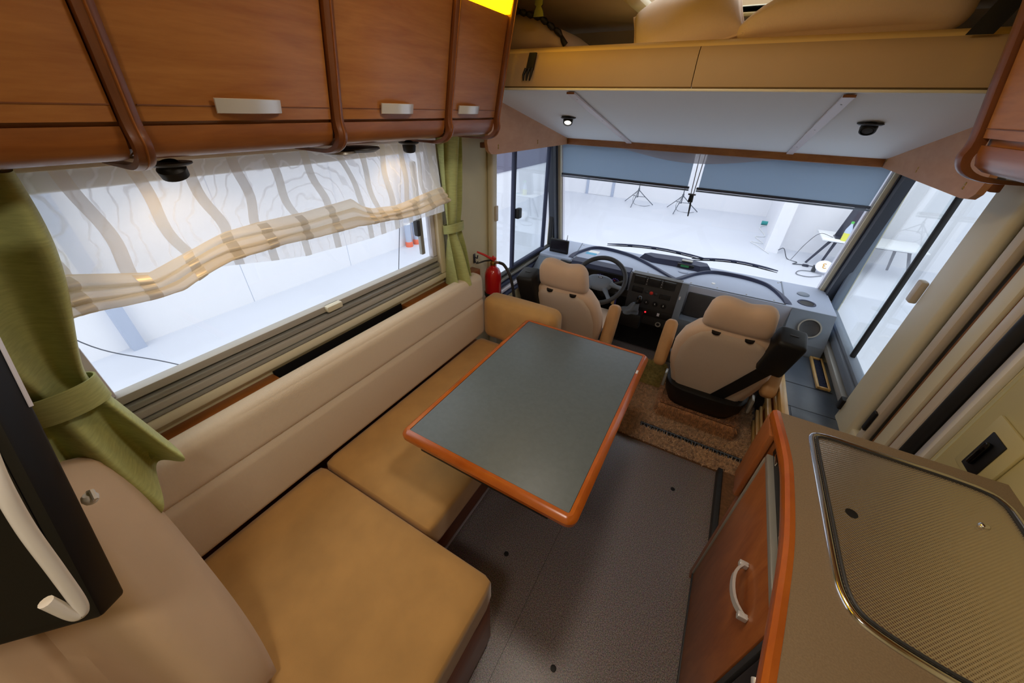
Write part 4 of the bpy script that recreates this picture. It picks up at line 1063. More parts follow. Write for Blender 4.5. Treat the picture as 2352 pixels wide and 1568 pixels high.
# wipers outside the glass
def wiper(x0, x1, z0, z1, ym, label):
    w = thing('wiper', ((x0 + x1) / 2, 3.17, z0), label, 'wiper', 'windscreen wipers')
    yy = lambda z: ws(z) + .035
    n = 8; P3 = []
    for k in range(n + 1):
        t = k / n; z = z0 + (z1 - z0) * t + .028 * math.sin(pi * t); P3.append(Vector((x0 + (x1 - x0) * t, yy(z) + .012 + .01 * math.sin(pi * t), z)))
    MB().tube([p + Vector((0, .006, .012)) for p in P3], [.004] + [.007] * (n - 1) + [.004], 6).out('arm', 'dash_dark', w)
    MB().tube([p for p in P3], [.002] + [.005] * (n - 1) + [.002], 6).out('blade', 'black_rubber', w)
    for k in (2, 4, 6): MB().rbox(tuple(P3[k] - Vector((.02, .004, .004))), tuple(P3[k] + Vector((.02, .012, .014))), .003).out('bracket', 'dash_dark', w)
wiper(-.815, -.02, .705, .735, 3.16, 'windscreen wiper in front of the driver side of the dashboard')
wiper(-.11, .482, .715, .742, 3.16, 'windscreen wiper in front of the passenger side of the dashboard')

# roller blinds of the windscreen
def roller(x0, x1, label):
    r = thing('roller_blind', ((x0 + x1) / 2, 2.98, 1.28), label, 'blind', 'windscreen roller blinds')
    zb = 1.292
    off = -.05
    MB().prism([(ws(zb) + off, zb), (ws(zb) + off + .002, zb), (ws(1.56) + off + .002, 1.56), (ws(1.56) + off, 1.56)], 0, x0, x1).out('cloth', 'blind_grey', r, smooth=False)
    bt = MB().rbox((x0 - .012, ws(zb) + off - .006, zb - .016), (x1 + .012, ws(zb) + off + .008, zb), .004).out('bottom_bar', 'blind_bar', r)
    MB().rbox((x0 - .012, ws(zb) + off - .008, zb - .028), (x1 + .012, ws(zb) + off + .004, zb - .018), .003).out('bar_lip', 'dash_mid', bt)
roller(-1.205, -.265, 'grey roller blind half down in front of the driver, windscreen side')
roller(-.195, .725, 'grey roller blind half down in front of the passenger, windscreen side')
pc = thing('pull_cords', (-.22, 2.93, 1.09), 'pair of dark pull cords with tassels between the two roller blinds', 'cord')
for x, x2 in ((-.245, -.233), (-.212, -.217)):
    cd = MB().tube([(x, 2.95, 1.50), (x2, 2.945, 1.24)], .0028, 6).out('cord', 'cord_brown', pc)
    MB().lathe([(.001, 0), (.006, .003), (.009, -.045), (.001, -.047)], (x2, 2.945, 1.235), n=10).out('tassel', 'black', cd)
MB().tube([(-.226, 2.943, 1.245), (-.216, 2.942, 1.16), (-.212, 2.942, 1.095)], [.005, .006, .0045], 8).out('pull_rod', 'black', pc)
MB().rbox((-.25, 2.935, 1.236), (-.2, 2.95, 1.246), .003).out('cord_joiner', 'dark_grey', pc)
# sagging net pocket under the bed front rail
def sag(u, v):
    x = -.78 + 1.0 * u; s_ = math.sin(pi * u) ** 1.2
    return Vector((x, 2.762 + .09 * v + .01 * math.sin(pi * v) , 1.535 - (.03 + .06 * s_) * math.sin(pi * min(1, v * 1.0) * .95)))
nt = MB().grid(sag, 40, 10)
tag(nt.out('net_pocket', 'net', fixn=False, ang=180), 'sagging pale net pocket below the front rail of the bed', 'net')

# ================================================================== FIRE EXTINGUISHER
fe = thing('fire_extinguisher', (-1.185, 1.84, .52), 'small red fire extinguisher with black hose beside the driver window', 'fire extinguisher')
ex, ey = -1.183, 1.845
MB().lathe([(.001, .50), (.05, .50), (.054, .51), (.054, .79), (.052, .815), (.042, .842), (.024, .857), (.018, .862), (.018, .872), (.001, .872)], (ex, ey, 0), n=32).out('cylinder', 'red_paint', fe)
MB().lathe([(.001, .868), (.017, .868), (.02, .876), (.02, .888), (.014, .895), (.014, .91), (.001, .91)], (ex, ey, 0), n=20).out('valve', 'brass', fe)
MB().tube([(ex + .01, ey - .01, .91), (ex - .03, ey - .05, .945), (ex - .06, ey - .085, .968)], [.013, .010, .008], 10, flat=.7).out('lever', 'red_plastic', fe)
MB().tube([(ex, ey, .90), (ex + .02, ey - .01, .92), (ex + .01, ey - .02, .93)], .011, 10).out('lever_block', 'red_plastic', fe)
MB().tube([(ex, ey - .01, .905), (ex - .03, ey - .05, .905), (ex - .06, ey - .09, .895)], [.008, .007, .005], 8, flat=.7).out('carry_handle', 'black', fe)
MB().tube([(ex + .012, ey, .89), (ex + .045, ey + .005, .893)], .009, 12).out('hose_collar', 'chrome', fe)
MB().tube(spline([(ex + .045, ey + .005, .893), (ex + .085, ey + .0, .885), (ex + .13, ey - .005, .83), (ex + .16, ey - .01, .74), (ex + .175, ey - .012, .64), (ex + .178, ey - .012, .56)], 6), .0095, 10).out('hose', 'hose', fe)
MB().loft([[(ex + math.cos(a) * .0555, ey + math.sin(a) * .0555, z) for z in (.66, .66, .69, .69)] if False else [(ex + math.cos(a) * r, ey + math.sin(a) * r, z) for r, z in ((.0545, .66), (.0565, .66), (.0565, .685), (.0545, .685))] for a in [2 * pi * k / 32 for k in range(33)]], cap=False).out('strap', 'black', fe)
wh = thing('wall_hook', (XL, 1.77, .89), 'small dark metal coat hook on the cream wall beside the extinguisher', 'hook')
MB().rbox((XL + .0005, 1.765, .885), (XL + .006, 1.785, .945), .002).out('plate', 'dark_grey', wh)
MB().tube([(XL + .006, 1.775, .925), (XL + .025, 1.775, .92), (XL + .03, 1.775, .94)], .004, 8).out('prong', 'dark_grey', wh)
MB().tube([(XL + .006, 1.775, .90), (XL + .02, 1.775, .885), (XL + .03, 1.775, .90)], .004, 8).out('prong', 'dark_grey', wh)

# ================================================================== RIGHT LEDGE, RACK, GRILLE
lg = thing('side_ledge', (.7, 2.1, 0), 'blue-grey vinyl covered ledge between the passenger seat and the side wall', 'ledge')
MB().rbox((.585, 1.50, .02), (XR - .001, 2.53, .452), .01).out('ledge_box', 'vinyl_blue', lg)
MB().rbox((.60, 1.80, .452), (XR - .025, 1.93, .456), .001).out('vinyl_flap', 'vinyl_blue', lg)
for y in (1.935, 2.17): MB().box((.588, y, .4521), (XR - .03, y + .004, .4535)).out('stitch_line', 'fascia_black', lg, smooth=False)
MB().rbox((XR - .035, 1.5, .452), (XR - .002, 2.0, .53), .008).out('wall_cleat', 'frame_cream', lg)
gr = thing('vent_grille', (.735, 2.2, .452), 'black slotted vent in a pale wooden frame lying on the vinyl ledge', 'grille')
gx0, gx1, gy0, gy1, gz = .735, .80, 2.18, 2.525, .4535
g_ = MB()
for a, b in (((gx0, gy0), (gx0 + .013, gy1)), ((gx1 - .013, gy0), (gx1, gy1)), ((gx0 + .013, gy0), (gx1 - .013, gy0 + .013)), ((gx0 + .013, gy1 - .013), (gx1 - .013, gy1))): g_.rbox((a[0], a[1], gz), (b[0], b[1], gz + .016), .003)
g_.out('wooden_frame', 'pale_wood', gr)
MB().box((gx0 + .012, gy0 + .012, gz), (gx1 - .012, gy1 - .012, gz + .006)).out('backing', 'black', gr, smooth=False)
for k in range(20):
    y = gy0 + .020 + k * .0152
    for q in range(2): MB().box((gx0 + .014 + q * .019, y, gz + .006), (gx0 + .032 + q * .019, y + .007, gz + .010)).out('slot_bar', 'dash_dark', gr, smooth=False)
rk = thing('magazine_rack', (.56, 2.0, .02), 'pale wooden slatted magazine rack beside the passenger seat', 'rack')
rx = .583
for y, z0_, z1_ in ((1.70, .10, .50), (2.20, .05, .47)):
    MB().rbox((rx - .02, y - .012, .02), (rx, y + .012, z1_), .004).out('upright', 'pale_wood', rk)
for k, z in enumerate((.48, .445, .41, .33, .295, .21, .175, .09)):
    MB().rbox((rx - .045 if k % 3 == 0 else rx - .035, 1.715, z - .014), (rx - .021, 2.19, z + .012), .005).out('slat', 'pale_wood', rk)
MB().rbox((rx - .045, 1.69, .486), (rx - .012, 2.21, .50), .004).out('top_rail', 'pale_wood', rk)
MB().box((rx - .012, 1.72, .03), (rx - .004, 2.18, .47)).out('back_board', 'base_wood', rk, smooth=False)

# ================================================================== KITCHEN
kt = thing('kitchen_unit', (.58, .5, 0), 'kitchen unit with curved brown worktop edge and wooden cupboard door', 'kitchen unit')
ctz = .95
edge = [(.315, 1.125), (.320, 1.075), (.332, .95), (.333, .859), (.322, .67), (.297, .497), (.275, .367), (.25, .2), (.235, .0), (.235, -.4)]
ep = spline([(x, y, 0) for x, y in edge], 5)
top = [(p.x + .022, p.y) for p in ep]
top[0] = (top[0][0], 1.125)
MB().prism(top + [(XR - .001, -.4), (XR - .001, 1.125)], 2, ctz - .034, ctz).out('worktop', 'counter', kt, 'speckled brown worktop', ang=25)
rings = []
for i, p in enumerate(ep):
    d = (ep[min(i + 1, len(ep) - 1)] - ep[max(i - 1, 0)]).normalized(); n_ = Vector((-d.y, d.x, 0)); n_ = n_ if n_.x > 0 else -n_
    b0 = Vector((p.x, p.y, 0))
    rings.append([b0 + n_ * .0215 + Vector((0, 0, ctz + .001)), b0 + n_ * .010 + Vector((0, 0, ctz + .004)), b0 + n_ * .002 + Vector((0, 0, ctz - .002)), b0 + Vector((0, 0, ctz - .018)), b0 + n_ * .004 + Vector((0, 0, ctz - .036)), b0 + n_ * .0215 + Vector((0, 0, ctz - .040))])
MB().loft(rings).out('edge_moulding', 'rim_wood', kt, 'orange wooden worktop edge', ang=40)
KX = .342
MB().rbox((KX + .02, -.38, .02), (XR - .002, 1.095, .90), .003).out('carcass', 'base_wood', kt)
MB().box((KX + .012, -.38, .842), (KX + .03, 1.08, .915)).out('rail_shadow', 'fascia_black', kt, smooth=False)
for y in (.72, 1.0): MB().rbox((KX + .006, y - .02, .86), (KX + .013, y + .02, .875), .002).out('hinge_clip', 'chrome', kt)
MB().rbox((KX + .0, .515, .06), (KX + .019, .532, .84), .003).out('stile', 'dark_grey', kt)
kd = MB().rbox((KX, .538, .075), (KX + .018, 1.04, .822), .003).out('door', 'door_wood', kt, 'wooden cupboard door')
MB().rbox((KX - .004, .534, .8225), (KX + .018, 1.045, .842), .003).out('door_profile', 'alu_grey', kd)
MB().rbox((KX - .004, 1.0405, .07), (KX + .018, 1.052, .82), .003).out('door_profile', 'alu_grey', kd)
MB().rbox((KX - .004, .534, .062), (KX + .018, 1.045, .0745), .003).out('door_profile', 'dark_grey', kd)
hz = .69
hp = []
for k in range(13):
    t = k / 12; y = .605 + .145 * t; b = .034 * (1 - (2 * t - 1) ** 4) * .6 + .012 * math.sin(pi * t)
    x = KX - .004 - b
    hp.append([(x - .002, y, hz - .010), (x + .005, y, hz - .010), (x + .005, y, hz + .010), (x - .002, y, hz + .010)])
hd = MB().loft(hp).out('handle', 'silver', kd, 'bowed silver handle')
for y in (.608, .747): MB().rbox((KX - .022, y - .007, hz - .009), (KX - .0005, y + .007, hz + .009), .002).out('handle_foot', 'silver', hd)
MB().rbox((KX + .0, 1.06, .0), (KX + .019, 1.092, .90), .003).out('end_post', 'door_wood', kt)
MB().rbox((KX - .012, 1.096, .56), (KX + .30, 1.118, .912), .004).out('end_panel', 'door_wood', kt)
MB().rbox((KX - .02, 1.055, .60), (KX - .003, 1.165, .905), .004).out('end_fin', 'door_wood', kt)
of = MB().rbox((KX + .002, -.36, .10), (KX + .019, .505, .83), .004).out('appliance_front', 'black_gloss', kt)
MB().tube([(KX - .02, .44, .80), (KX - .02, -.2, .80)], .008, 10).out('appliance_handle', 'silver', of)
MB().rbox((KX + .04, -.36, .0), (KX + .05, 1.08, .06), .002).out('plinth', 'dark_grey', kt)
# hob-and-sink cover set into the worktop
def lid_path(o):
    pts = [(.420, 1.074), (.404, 1.055), (.4015, 1.0), (.402, .88), (.403, .75), (.4045, .635), (.411, .588), (.428, .558), (.46, .542), (.51, .530), (.57, .522), (.66, .52), (.74, .53), (.79, .56), (.805, .62), (.808, .8), (.808, .99), (.80, 1.04), (.772, 1.068), (.70, 1.078), (.55, 1.080), (.46, 1.082)]
    c = Vector((.6, .8, 0)); P = spline([(x, y, 0) for x, y in pts] + [(pts[0][0], pts[0][1], 0)], 4)[:-1]
    out = []
    for i, p in enumerate(P):
        d = (P[(i + 1) % len(P)] - P[i - 1]).normalized(); n_ = Vector((-d.y, d.x, 0))
        if n_.dot(c - p) < 0: n_ = -n_
        out.append(p + n_ * o)
    return out
ld = thing('sink_cover', (.6, .8, ctz), 'dimpled steel cover with bright rounded rim set in the worktop', 'sink cover')
MB().loft([[Vector((p.x, p.y, ctz + h)) for p in lid_path(o)] for o, h in ((-.002, .0005), (0, .006), (.006, .0085), (.012, .006), (.0135, .001))], cap=False).out('rim', 'chrome', ld, ang=60)
MB().prism([(p.x, p.y) for p in lid_path(.0125)], 2, ctz + .0008, ctz + .0045).out('plate', 'lid_steel', ld, ang=20)
MB().lathe([(.001, 0), (.012, 0), (.012, .0008), (.001, .0008)], (.462, .812, ctz + .0045), n=20).out('finger_hole', 'black', ld)
MB().tube([Vector((p.x, p.y, ctz + .007)) for p in lid_path(.017)] + [Vector((lid_path(.017)[0].x, lid_path(.017)[0].y, ctz + .007))], .003, 6).out('seal', 'dark_grey', ld)
MB().ball((.72, .93, ctz + .006), (.010, .008, .006), 6).out('hinge_stud', 'chrome', ld)

# ================================================================== CARPETS
def pile(name, poly_boxes, dens, h, material, parent, wid=.0035, seed=1, zfun=None, holes=()):
    rs = random.Random(seed); V = []; Fc = []
    for (x0, x1, y0, y1, z) in poly_boxes:
        n = int((x1 - x0) * (y1 - y0) * dens)
        for _ in range(n):
            x, y = rs.uniform(x0, x1), rs.uniform(y0, y1)
            if any(a < x < b and c < y < d for a, b, c, d in holes): continue
            a = rs.uniform(0, 2 * pi); l = h * rs.uniform(.6, 1.15); tx, ty = rs.gauss(0, .5) * l, rs.gauss(-.15, .5) * l
            k = len(V); ca, sa = math.cos(a) * wid, math.sin(a) * wid
            V += [(x - ca, y - sa, z), (x + ca, y + sa, z), (x + tx, y + ty, z + l * .9)]
            Fc.append((k, k + 1, k + 2))
    me = D.meshes.new(name); me.from_pydata(V, [], Fc); me.materials.append(MATS[material])
    o = D.objects.new(name, me); COL.objects.link(o)
    o.parent = parent; o.location = -WLOC[parent]; o['kind'] = 'stuff'
    return o
cp = thing('shag_carpet', (.1, 2.2, 0), 'brown shaggy carpet covering the cab floor round the seats', 'carpet')
VENT = (-.07, .545, 1.855, 1.905)
cb = MB()
for a in ((-.60, .575, 1.735, VENT[2]), (-.60, VENT[0], VENT[2], VENT[3]), (VENT[1], .575, VENT[2], VENT[3]), (-.60, .575, VENT[3], 2.60)):
    cb.box((a[0], a[2], .0005), (a[1], a[3], .014))
cb.out('backing', 'carpet_base', cp, smooth=False)
PED = (.005, .455, 2.03, 2.44)
pile('pile', [(-.60, .57, 1.735, 2.60, .012)], 95000, .024, 'pile_brown', cp, seed=2, holes=[VENT, PED])
pd = seatP
rs = random.Random(4); V = []; Fc = []
for _ in range(26000):     # pile on a raised collar round the seat pedestal
    f = rs.random()
    if f < .45: x, y, z, n_ = rs.uniform(PED[0], PED[1]), PED[2], rs.uniform(.02, .115), (0, -1, .2)
    elif f < .65: x, y, z, n_ = PED[0], rs.uniform(PED[2], PED[3]), rs.uniform(.02, .115), (-1, 0, .2)
    elif f < .85: x, y, z, n_ = PED[1], rs.uniform(PED[2], PED[3]), rs.uniform(.02, .115), (1, 0, .2)
    else: x, y, z, n_ = rs.uniform(PED[0], PED[1]), rs.uniform(PED[2], PED[2] + .08), .12, (0, -.3, 1)
    a = rs.uniform(0, pi); l = .024 * rs.uniform(.6, 1.2); k = len(V); w_ = .0035
    V += [(x - math.cos(a) * w_, y - math.sin(a) * w_, z), (x + math.cos(a) * w_, y + math.sin(a) * w_, z - .002), (x + n_[0] * l + rs.gauss(0, .3) * l, y + n_[1] * l + rs.gauss(0, .3) * l, z + n_[2] * l - .4 * l + rs.gauss(0, .2) * l)]
    Fc.append((k, k + 1, k + 2))
me = D.meshes.new('collar_pile'); me.from_pydata(V, [], Fc); me.materials.append(MATS['pile_dark']); o = D.objects.new('collar_pile', me); COL.objects.link(o); o.parent = pd; o.location = -WLOC[pd]; o['kind'] = 'stuff'
cl_ = MB()
for a in ((PED[0] + .004, PED[1] - .004, PED[2] + .004, PED[2] + .08), (PED[0] + .004, PED[0] + .068, PED[2] + .08, PED[3]), (PED[1] - .068, PED[1] - .004, PED[2] + .08, PED[3])): cl_.box((a[0], a[2], .019), (a[1], a[3], .12))
cl_.out('carpet_collar', 'carpet_base', pd, 'brown carpeted collar round the pedestal', smooth=False)
gm = thing('shag_mat', (-.15, 2.42, .02), 'olive shaggy mat lying between the two cab seats', 'mat')
MB().rbox((-.30, 2.29, .030), (-.03, 2.60, .036), .002).out('backing', 'pile_green', gm)
pile('pile', [(-.30, -.03, 2.29, 2.60, .034)], 90000, .024, 'pile_green', gm, seed=9)
vg = thing('floor_vent', (.24, 1.88, 0), 'long black floor vent slot with grey grille set into the brown carpet', 'vent')
MB().box((VENT[0] + .001, VENT[2] + .001, .0006), (VENT[1] - .001, VENT[3] - .001, .006)).out('tray', 'black', vg, smooth=False)
for k in range(30):
    x = VENT[0] + .01 + k * .0205
    MB().box((x, VENT[2] + .006, .006), (x + .004, VENT[3] - .006, .012)).out('grille_bar', 'dash_mid', vg, smooth=False)
for y in (VENT[2] + .002, VENT[3] - .008): MB().box((VENT[0] + .003, y, .006), (VENT[1] - .003, y + .005, .0125)).out('frame_bar', 'dash_mid', vg, smooth=False)
tr = struct(MB().rbox((.40, 1.13, .0), (.425, 1.73, .05), .004).out('trim_3', 'dark_grey'))
struct(MB().rbox((.43, 1.13, .0), (.575, 1.735, .03), .004).out('trim_4', 'carpet_base'))

# ================================================================== TELEVISION
TUBE = [(-.51, -.045, 1.46), (-.5, -.056, 1.421), (-.5, -.068, 1.363), (-.5, -.078, 1.298), (-.5, -.087, 1.242), (-.5, -.0925, 1.226), (-.5, -.0965, 1.234), (-.5, -.099, 1.27)]
tv = thing('television', (-.8, -.2, 1.0), 'black flat television on a folding bracket, seen close from its edge', 'television')
A = Vector((-.80, .01, 1.444)); B = Vector((-.66, -.079, 1.044)); ex_ = (A - B).normalized()
dirn = Vector((-.66, -.62, -.03)); dirn = (dirn - ex_ * dirn.dot(ex_)).normalized(); nn = dirn.cross(ex_).normalized()
if nn.x < 0: nn = -nn
Mt = Matrix(((dirn.x, ex_.x, nn.x, B.x), (dirn.y, ex_.y, nn.y, B.y), (dirn.z, ex_.z, nn.z, B.z), (0, 0, 0, 1)))
cs_ = MB().rbox((0, 0, 0), (.62, .62, .045), .006, 2, Mt).out('casing', 'tv_black', tv)
MB().rbox((.015, .015, .0453), (.605, .605, .0465), .0005, 1, Mt).out('screen', 'tv_black', cs_)
MB().rbox((-.0018, .33, .002), (-.0003, .60, .008), .0005, 1, Mt).out('edge_highlight', 'alu_light', cs_)  # pale strip stands in for a highlight along the casing edge
MB().tube([Mt @ Vector((.45, .4, -.001)), Mt @ Vector((.47, .45, -.06)), Vector((-1.15, -.5, 1.55))], .018, 10).out('bracket_arm', 'dark_grey', tv)
MB().tube(spline([Vector(p) for p in TUBE], 6), .0062, 12).out('white_tube', 'white_plastic', tv, 'bent white tube in front of the screen')

# clear clip: crumpled transparent piece
rs = random.Random(2)
MB().ball((-.86, -.043, 1.095), (.014, .012, .012), 6).out('clip_body', 'clear_plastic', hk)
MB().tube([(-.872, -.04, 1.10), (-.857, -.035, 1.11), (-.842, -.038, 1.10)], .004, 6).out('clip_arm', 'clear_plastic', hk)

# ================================================================== ADDED, UNSEEN LAMPS TO BRIGHTEN THE INTERIOR
cl0 = thing('fill_lamp', (-.15, -.35, ZC), 'added warm round fill lamp on the ceiling above the aisle', 'lamp', 'added ceiling fill lamps')
MB().lathe([(.001, 0), (.13, 0), (.13, -.018), (.12, -.024), (.001, -.024)], (-.15, -.35, ZC - .0005), n=32).out('housing', 'white_plastic', cl0)
MB().lathe([(.001, -.024), (.112, -.024), (.105, -.034), (.001, -.036)], (-.15, -.35, ZC - .0005), n=32).out('fill_diffuser', 'fill_diffuser', cl0)
def fill_disk(parent, loc, watts, size, col):
    l = D.lights.new('fill_light', 'AREA'); l.shape = 'DISK'; l.size = size; l.energy = watts; l.color = col
    o = D.objects.new('fill_light', l); COL.objects.link(o); o.parent = parent; o.location = Vector(loc) - WLOC[parent]; return o
fill_disk(cl0, (-.15, -.35, ZC - .04), 4.6, .22, (1, .89, .77))
cl1 = copy_tree(cl0, (-.1, 1.15, 0)); cl1['label'] = 'added warm round fill lamp on the ceiling above the dining table'; cl0['label'] = 'added warm round fill lamp on the ceiling above the rear end of the sofa'

# ================================================================== THE HALL OUTSIDE
HZ = -.75
struct(MB().box((-5.6, -6, HZ - .05), (6, 13, HZ)).out('floor', 'hall_floor_m', smooth=False))
hl = struct(MB().box((-5.75, -6, HZ), (-5.55, 13.0, 4.2)).out('wall_left', 'hall_white', smooth=False))
MB().box((-5.55, 7.9, .235), (-5.52, 12.9, 3.6)).out('dark_panel', 'hall_dark', hl, smooth=False)
MB().box((-5.55, .78, HZ), (-5.42, .90, 4.0)).out('steel_column', 'steel_blue', hl, smooth=False)
for y in (2.2, 3.9, 7.0): MB().box((-5.5502, y, HZ), (-5.548, y + .006, 1.6)).out('panel_joint', 'steel_blue', hl, smooth=False)
hf = struct(MB().box((-5.6, 12.95, HZ), (1.12, 13.1, 4.2)).out('wall_front', 'hall_white', smooth=False))
for x in (-4.40, -3.50): MB().box((x, 12.91, HZ), (x + .09, 12.95, 2.2)).out('door_post', 'steel_blue', hf, smooth=False)
MB().box((-4.31, 12.935, HZ + .01), (-3.5, 12.95, 2.2)).out('door_leaf', 'hall_white', hf, smooth=False)
hr_ = struct(MB().box((1.12, 9.75, HZ), (6, 13.1, 4.2)).out('wall_right', 'hall_white', smooth=False))
MB().box((1.02, 9.30, HZ), (1.26, 9.75, 2.6)).out('pier', 'hall_white', hr_, smooth=False)
struct(MB().box((5.2, -6, HZ), (5.4, 9.75, 4.2)).out('wall_right', 'hall_white', smooth=False))
# pipes by the left wall
dp = thing('drain_pipe', (-5.4, 5.4, HZ), 'pair of grey drain pipes with red feet against the hall wall', 'pipe')
for y in (5.28, 5.5):
    q = MB().tube([(-5.44, y, HZ + .1), (-5.44, y, 3)], .06, 14).out('pipe', 'steel_blue', dp)
    MB().lathe([(.001, 0), (.075, 0), (.075, .08), (.06, .1), (.001, .1)], (-5.44, y, HZ), n=16).out('red_foot', 'red_orange', q)
    MB().lathe([(.06, 0), (.068, 0), (.068, .04), (.06, .04)], (-5.44, y, HZ + .45), n=16).out('collar', 'white_paint', q)
# wires near the left wall
MB_ = MB().tube(spline([(-4.9, .2, .3), (-4.75, .45, -.25), (-4.4, .8, -.52), (-3.6, 1.2, -.735), (-3.0, 1.4, -.742)], 8), .006, 6)
tag(MB_.out('wall_cable', 'cable_dark'), 'thin dark cable sagging down the hall wall past the steel column', 'cable')
MB_ = MB().tube([(-3.6, 3.6, 1.4), (-3.4, 2.9, -.74)], .005, 6)
tag(MB_.out('guy_wire', 'cable_dark'), 'taut thin wire slanting down to the hall floor outside the side window', 'cable')
# light stands
def stand(x, y, label, turn):
    s = thing('light_stand', (x, y, HZ), label, 'stand', 'light stands by the far hall wall')
    MB().tube([(x, y, HZ + .22), (x, y, 1.2)], .014, 8).out('mast', 'stand_grey', s)
    MB().tube([(x, y, HZ + .40), (x, y, HZ + .48)], .028, 10).out('collar', 'stand_grey', s)
    for k in range(3):
        a = turn + 2 * pi * k / 3; dx, dy = math.cos(a) * .52, math.sin(a) * .52
        g = MB().tube([(x, y, HZ + .44), (x + dx * .45, y + dy * .45, HZ + .24), (x + dx, y + dy, HZ + .012)], .011, 8).out('leg', 'stand_grey', s)
        MB().tube([(x, y, HZ + .25), (x + dx * .45, y + dy * .45, HZ + .24)], .008, 6).out('brace', 'stand_grey', g)
    MB().tube(spline([(x + .02, y, HZ + .5), (x - .12, y - .05, HZ + .2), (x - .05, y + .02, HZ + .012), (x + .25, y - .1, HZ + .01), (x + .4, y + .1, HZ + .01)], 6), .005, 6).out('power_lead', 'cable_dark', s)
    return s
stand(-2.45, 12.2, 'grey tripod light stand next to the hall door posts', .45)
stand(-1.15, 12.1, 'grey tripod light stand behind the pull cords', .35)
# desk with laptop, bottle
dk = thing('trestle_table', (2.4, 9.1, HZ), 'white table on dark splayed legs against the hall pier wall', 'table')
MB().rbox((1.78, 8.75, -.235), (3.3, 9.5, -.20), .012).out('tabletop', 'white_paint', dk)
for x0, y0_, x1, y1_ in ((1.98, 9.0, 1.74, 8.98), (2.05, 9.0, 1.97, 8.98), (3.1, 9.0, 3.3, 8.98), (3.0, 9.3, 3.1, 9.4)):
    MB().tube([(x0, y0_, -.236), (x1, y1_, HZ + .002)], [.028, .02], 8).out('leg', 'laptop_dark', dk)
MB().rbox((1.95, 8.97, -.29), (3.15, 9.03, -.236), .006).out('crossbar', 'laptop_dark', dk)
lp = thing('laptop', (2.2, 9.1, -.2), 'dark open laptop standing on the white table', 'laptop')
MB().rbox((1.98, 8.88, -.199), (2.36, 9.12, -.18), .005).out('keyboard_base', 'laptop_dark', lp)
MB().loft([[(2.0 + .12 * k, 9.13 + .1 * k, -.19 + .58 * k), (2.42 + .12 * k, 9.13 + .1 * k, -.19 + .58 * k), (2.42 + .12 * k, 9.15 + .1 * k, -.19 + .58 * k), (2.0 + .12 * k, 9.15 + .1 * k, -.19 + .58 * k)] for k in (0, 1)]).out('lid', 'laptop_dark', lp, smooth=False)
bo = thing('drink_bottle', (2.1, 8.82, -.2), 'clear bottle of yellow drink with green cap beside the laptop', 'bottle')
MB().lathe([(.001, 0), (.05, 0), (.052, .02), (.052, .14), (.001, .14)], (2.1, 8.83, -.199), n=18).out('drink', 'drink_yellow', bo)
MB().lathe([(.001, .141), (.052, .141), (.05, .2), (.02, .29), (.018, .31), (.001, .31)], (2.1, 8.83, -.199), n=18).out('neck', 'bottle_clear', bo)
MB().lathe([(.001, .31), (.022, .31), (.022, .345), (.001, .345)], (2.1, 8.83, -.199), n=14).out('cap', 'bottle_green', bo)
tag(MB().rbox((2.24, 8.80, -.199), (2.36, 8.90, -.185), .004).out('mouse_pad', 'teal'), 'small teal packet on the white table beside the drink bottle', 'packet')
# round lamp on the floor marked 3
fd = thing('floor_disc', (1.93, 8.45, HZ), 'round pale disc on a foot marked 3 on the hall floor', 'disc')
MB().lathe([(.001, 0), (.13, 0), (.135, .012), (.13, .02), (.001, .02)], (1.93, 8.42, HZ + .13), (-.1, -.62, .77), 30).out('disc', 'alu_light', fd)
MB().rbox((1.78, 8.42, HZ), (1.84, 8.5, HZ + .12), .01).out('foot', 'dark_grey', fd)
cu = D.curves.new('digit', 'FONT'); cu.body = '3'; cu.size = .16; cu.extrude = .002; cu.align_x = 'CENTER'; cu.align_y = 'CENTER'
tmp = D.objects.new('tmp_digit', cu); COL.objects.link(tmp)
bpy.context.view_layer.update()
me = D.meshes.new_from_object(tmp.evaluated_get(bpy.context.evaluated_depsgraph_get())); D.objects.remove(tmp)
nd = Vector((-.1, -.62, .77)).normalized(); xr = Vector((1, 0, 0)); xr = (xr - nd * xr.dot(nd)).normalized(); yr_ = nd.cross(xr)
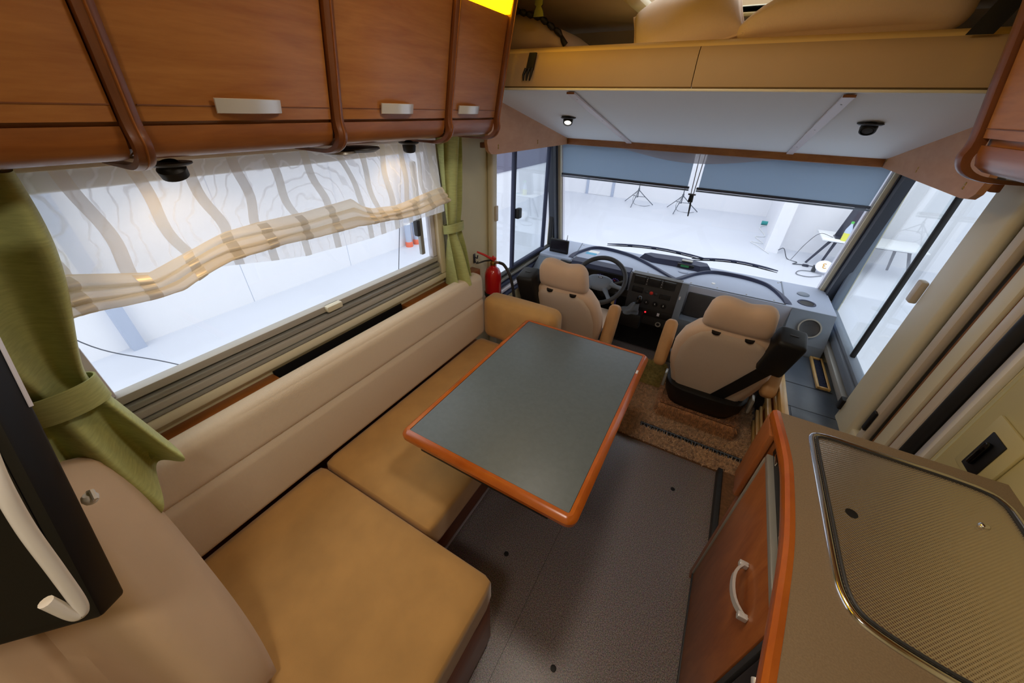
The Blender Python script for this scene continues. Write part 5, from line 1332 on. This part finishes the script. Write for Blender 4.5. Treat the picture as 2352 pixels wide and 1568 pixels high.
Mg = Matrix(((-xr.x, yr_.x, nd.x, 0), (-xr.y, yr_.y, nd.y, 0), (-xr.z, yr_.z, nd.z, 0), (0, 0, 0, 1)))
me.transform(Matrix.Translation(Vector((1.93, 8.42, HZ + .13)) + nd * .022) @ Mg)
me.materials.append(MATS['brass']); o = D.objects.new('digit', me); COL.objects.link(o); o.parent = fd; o.location = -WLOC[fd]
# floor cables
def cable(name, pts, r, m_, label):
    return tag(MB().tube(spline([(x, y, z) for x, y, z in pts], 6), r, 6).out(name, m_), label, 'cable')
h0 = HZ + .012
cable('floor_cable', [(1.24, 9.2, HZ + .1), (1.32, 9.15, HZ + .16), (1.42, 9.0, h0), (1.58, 8.85, h0), (1.5, 8.7, h0), (1.66, 8.75, h0), (1.9, 8.75, h0)], .008, 'cable_dark', 'dark looping power cable on the hall floor by the pier')
cable('floor_cable', [(1.48, 8.95, h0), (1.52, 9.0, HZ + .1), (1.62, 9.05, -.4), (1.75, 9.0, -.17), (1.95, 8.9, -.185)], .005, 'cable_dark', 'thin dark cable rising from the floor to the laptop')
cable('floor_cable', [(1.1, 9.15, h0), (.9, 9.6, h0), (.75, 9.9, h0), (1.0, 9.9, h0), (.85, 10.4, h0), (1.05, 10.6, h0), (.95, 11.4, h0), (1.1, 11.8, h0)], .008, 'cable_white', 'white tangled cable trailing along the hall floor past the pier')
cable('floor_cable', [(1.84, 8.42, h0), (1.6, 8.35, h0), (1.52, 8.1, h0), (1.7, 8.05, h0), (1.92, 8.25, h0)], .006, 'cable_dark', 'dark cable loop on the floor beside the round disc')
tag(MB().rbox((1.66, 8.68, HZ + .0005), (1.76, 8.74, HZ + .04), .008).out('power_brick', 'laptop_dark'), 'dark power adapter on the hall floor between the cables', 'adapter')
tag(MB().rbox((1.92, 8.70, HZ + .0005), (2.12, 8.76, HZ + .04), .008).out('socket_strip', 'laptop_dark'), 'dark socket strip on the hall floor under the white table', 'socket strip')
tag(MB().lathe([(.001, 0), (.05, 0), (.05, .16), (.001, .16)], (.98, 11.86, HZ + .051), (1, 0, 0), 14).out('cable_reel', 'teal'), 'small teal reel lying on the hall floor by the wall', 'reel')
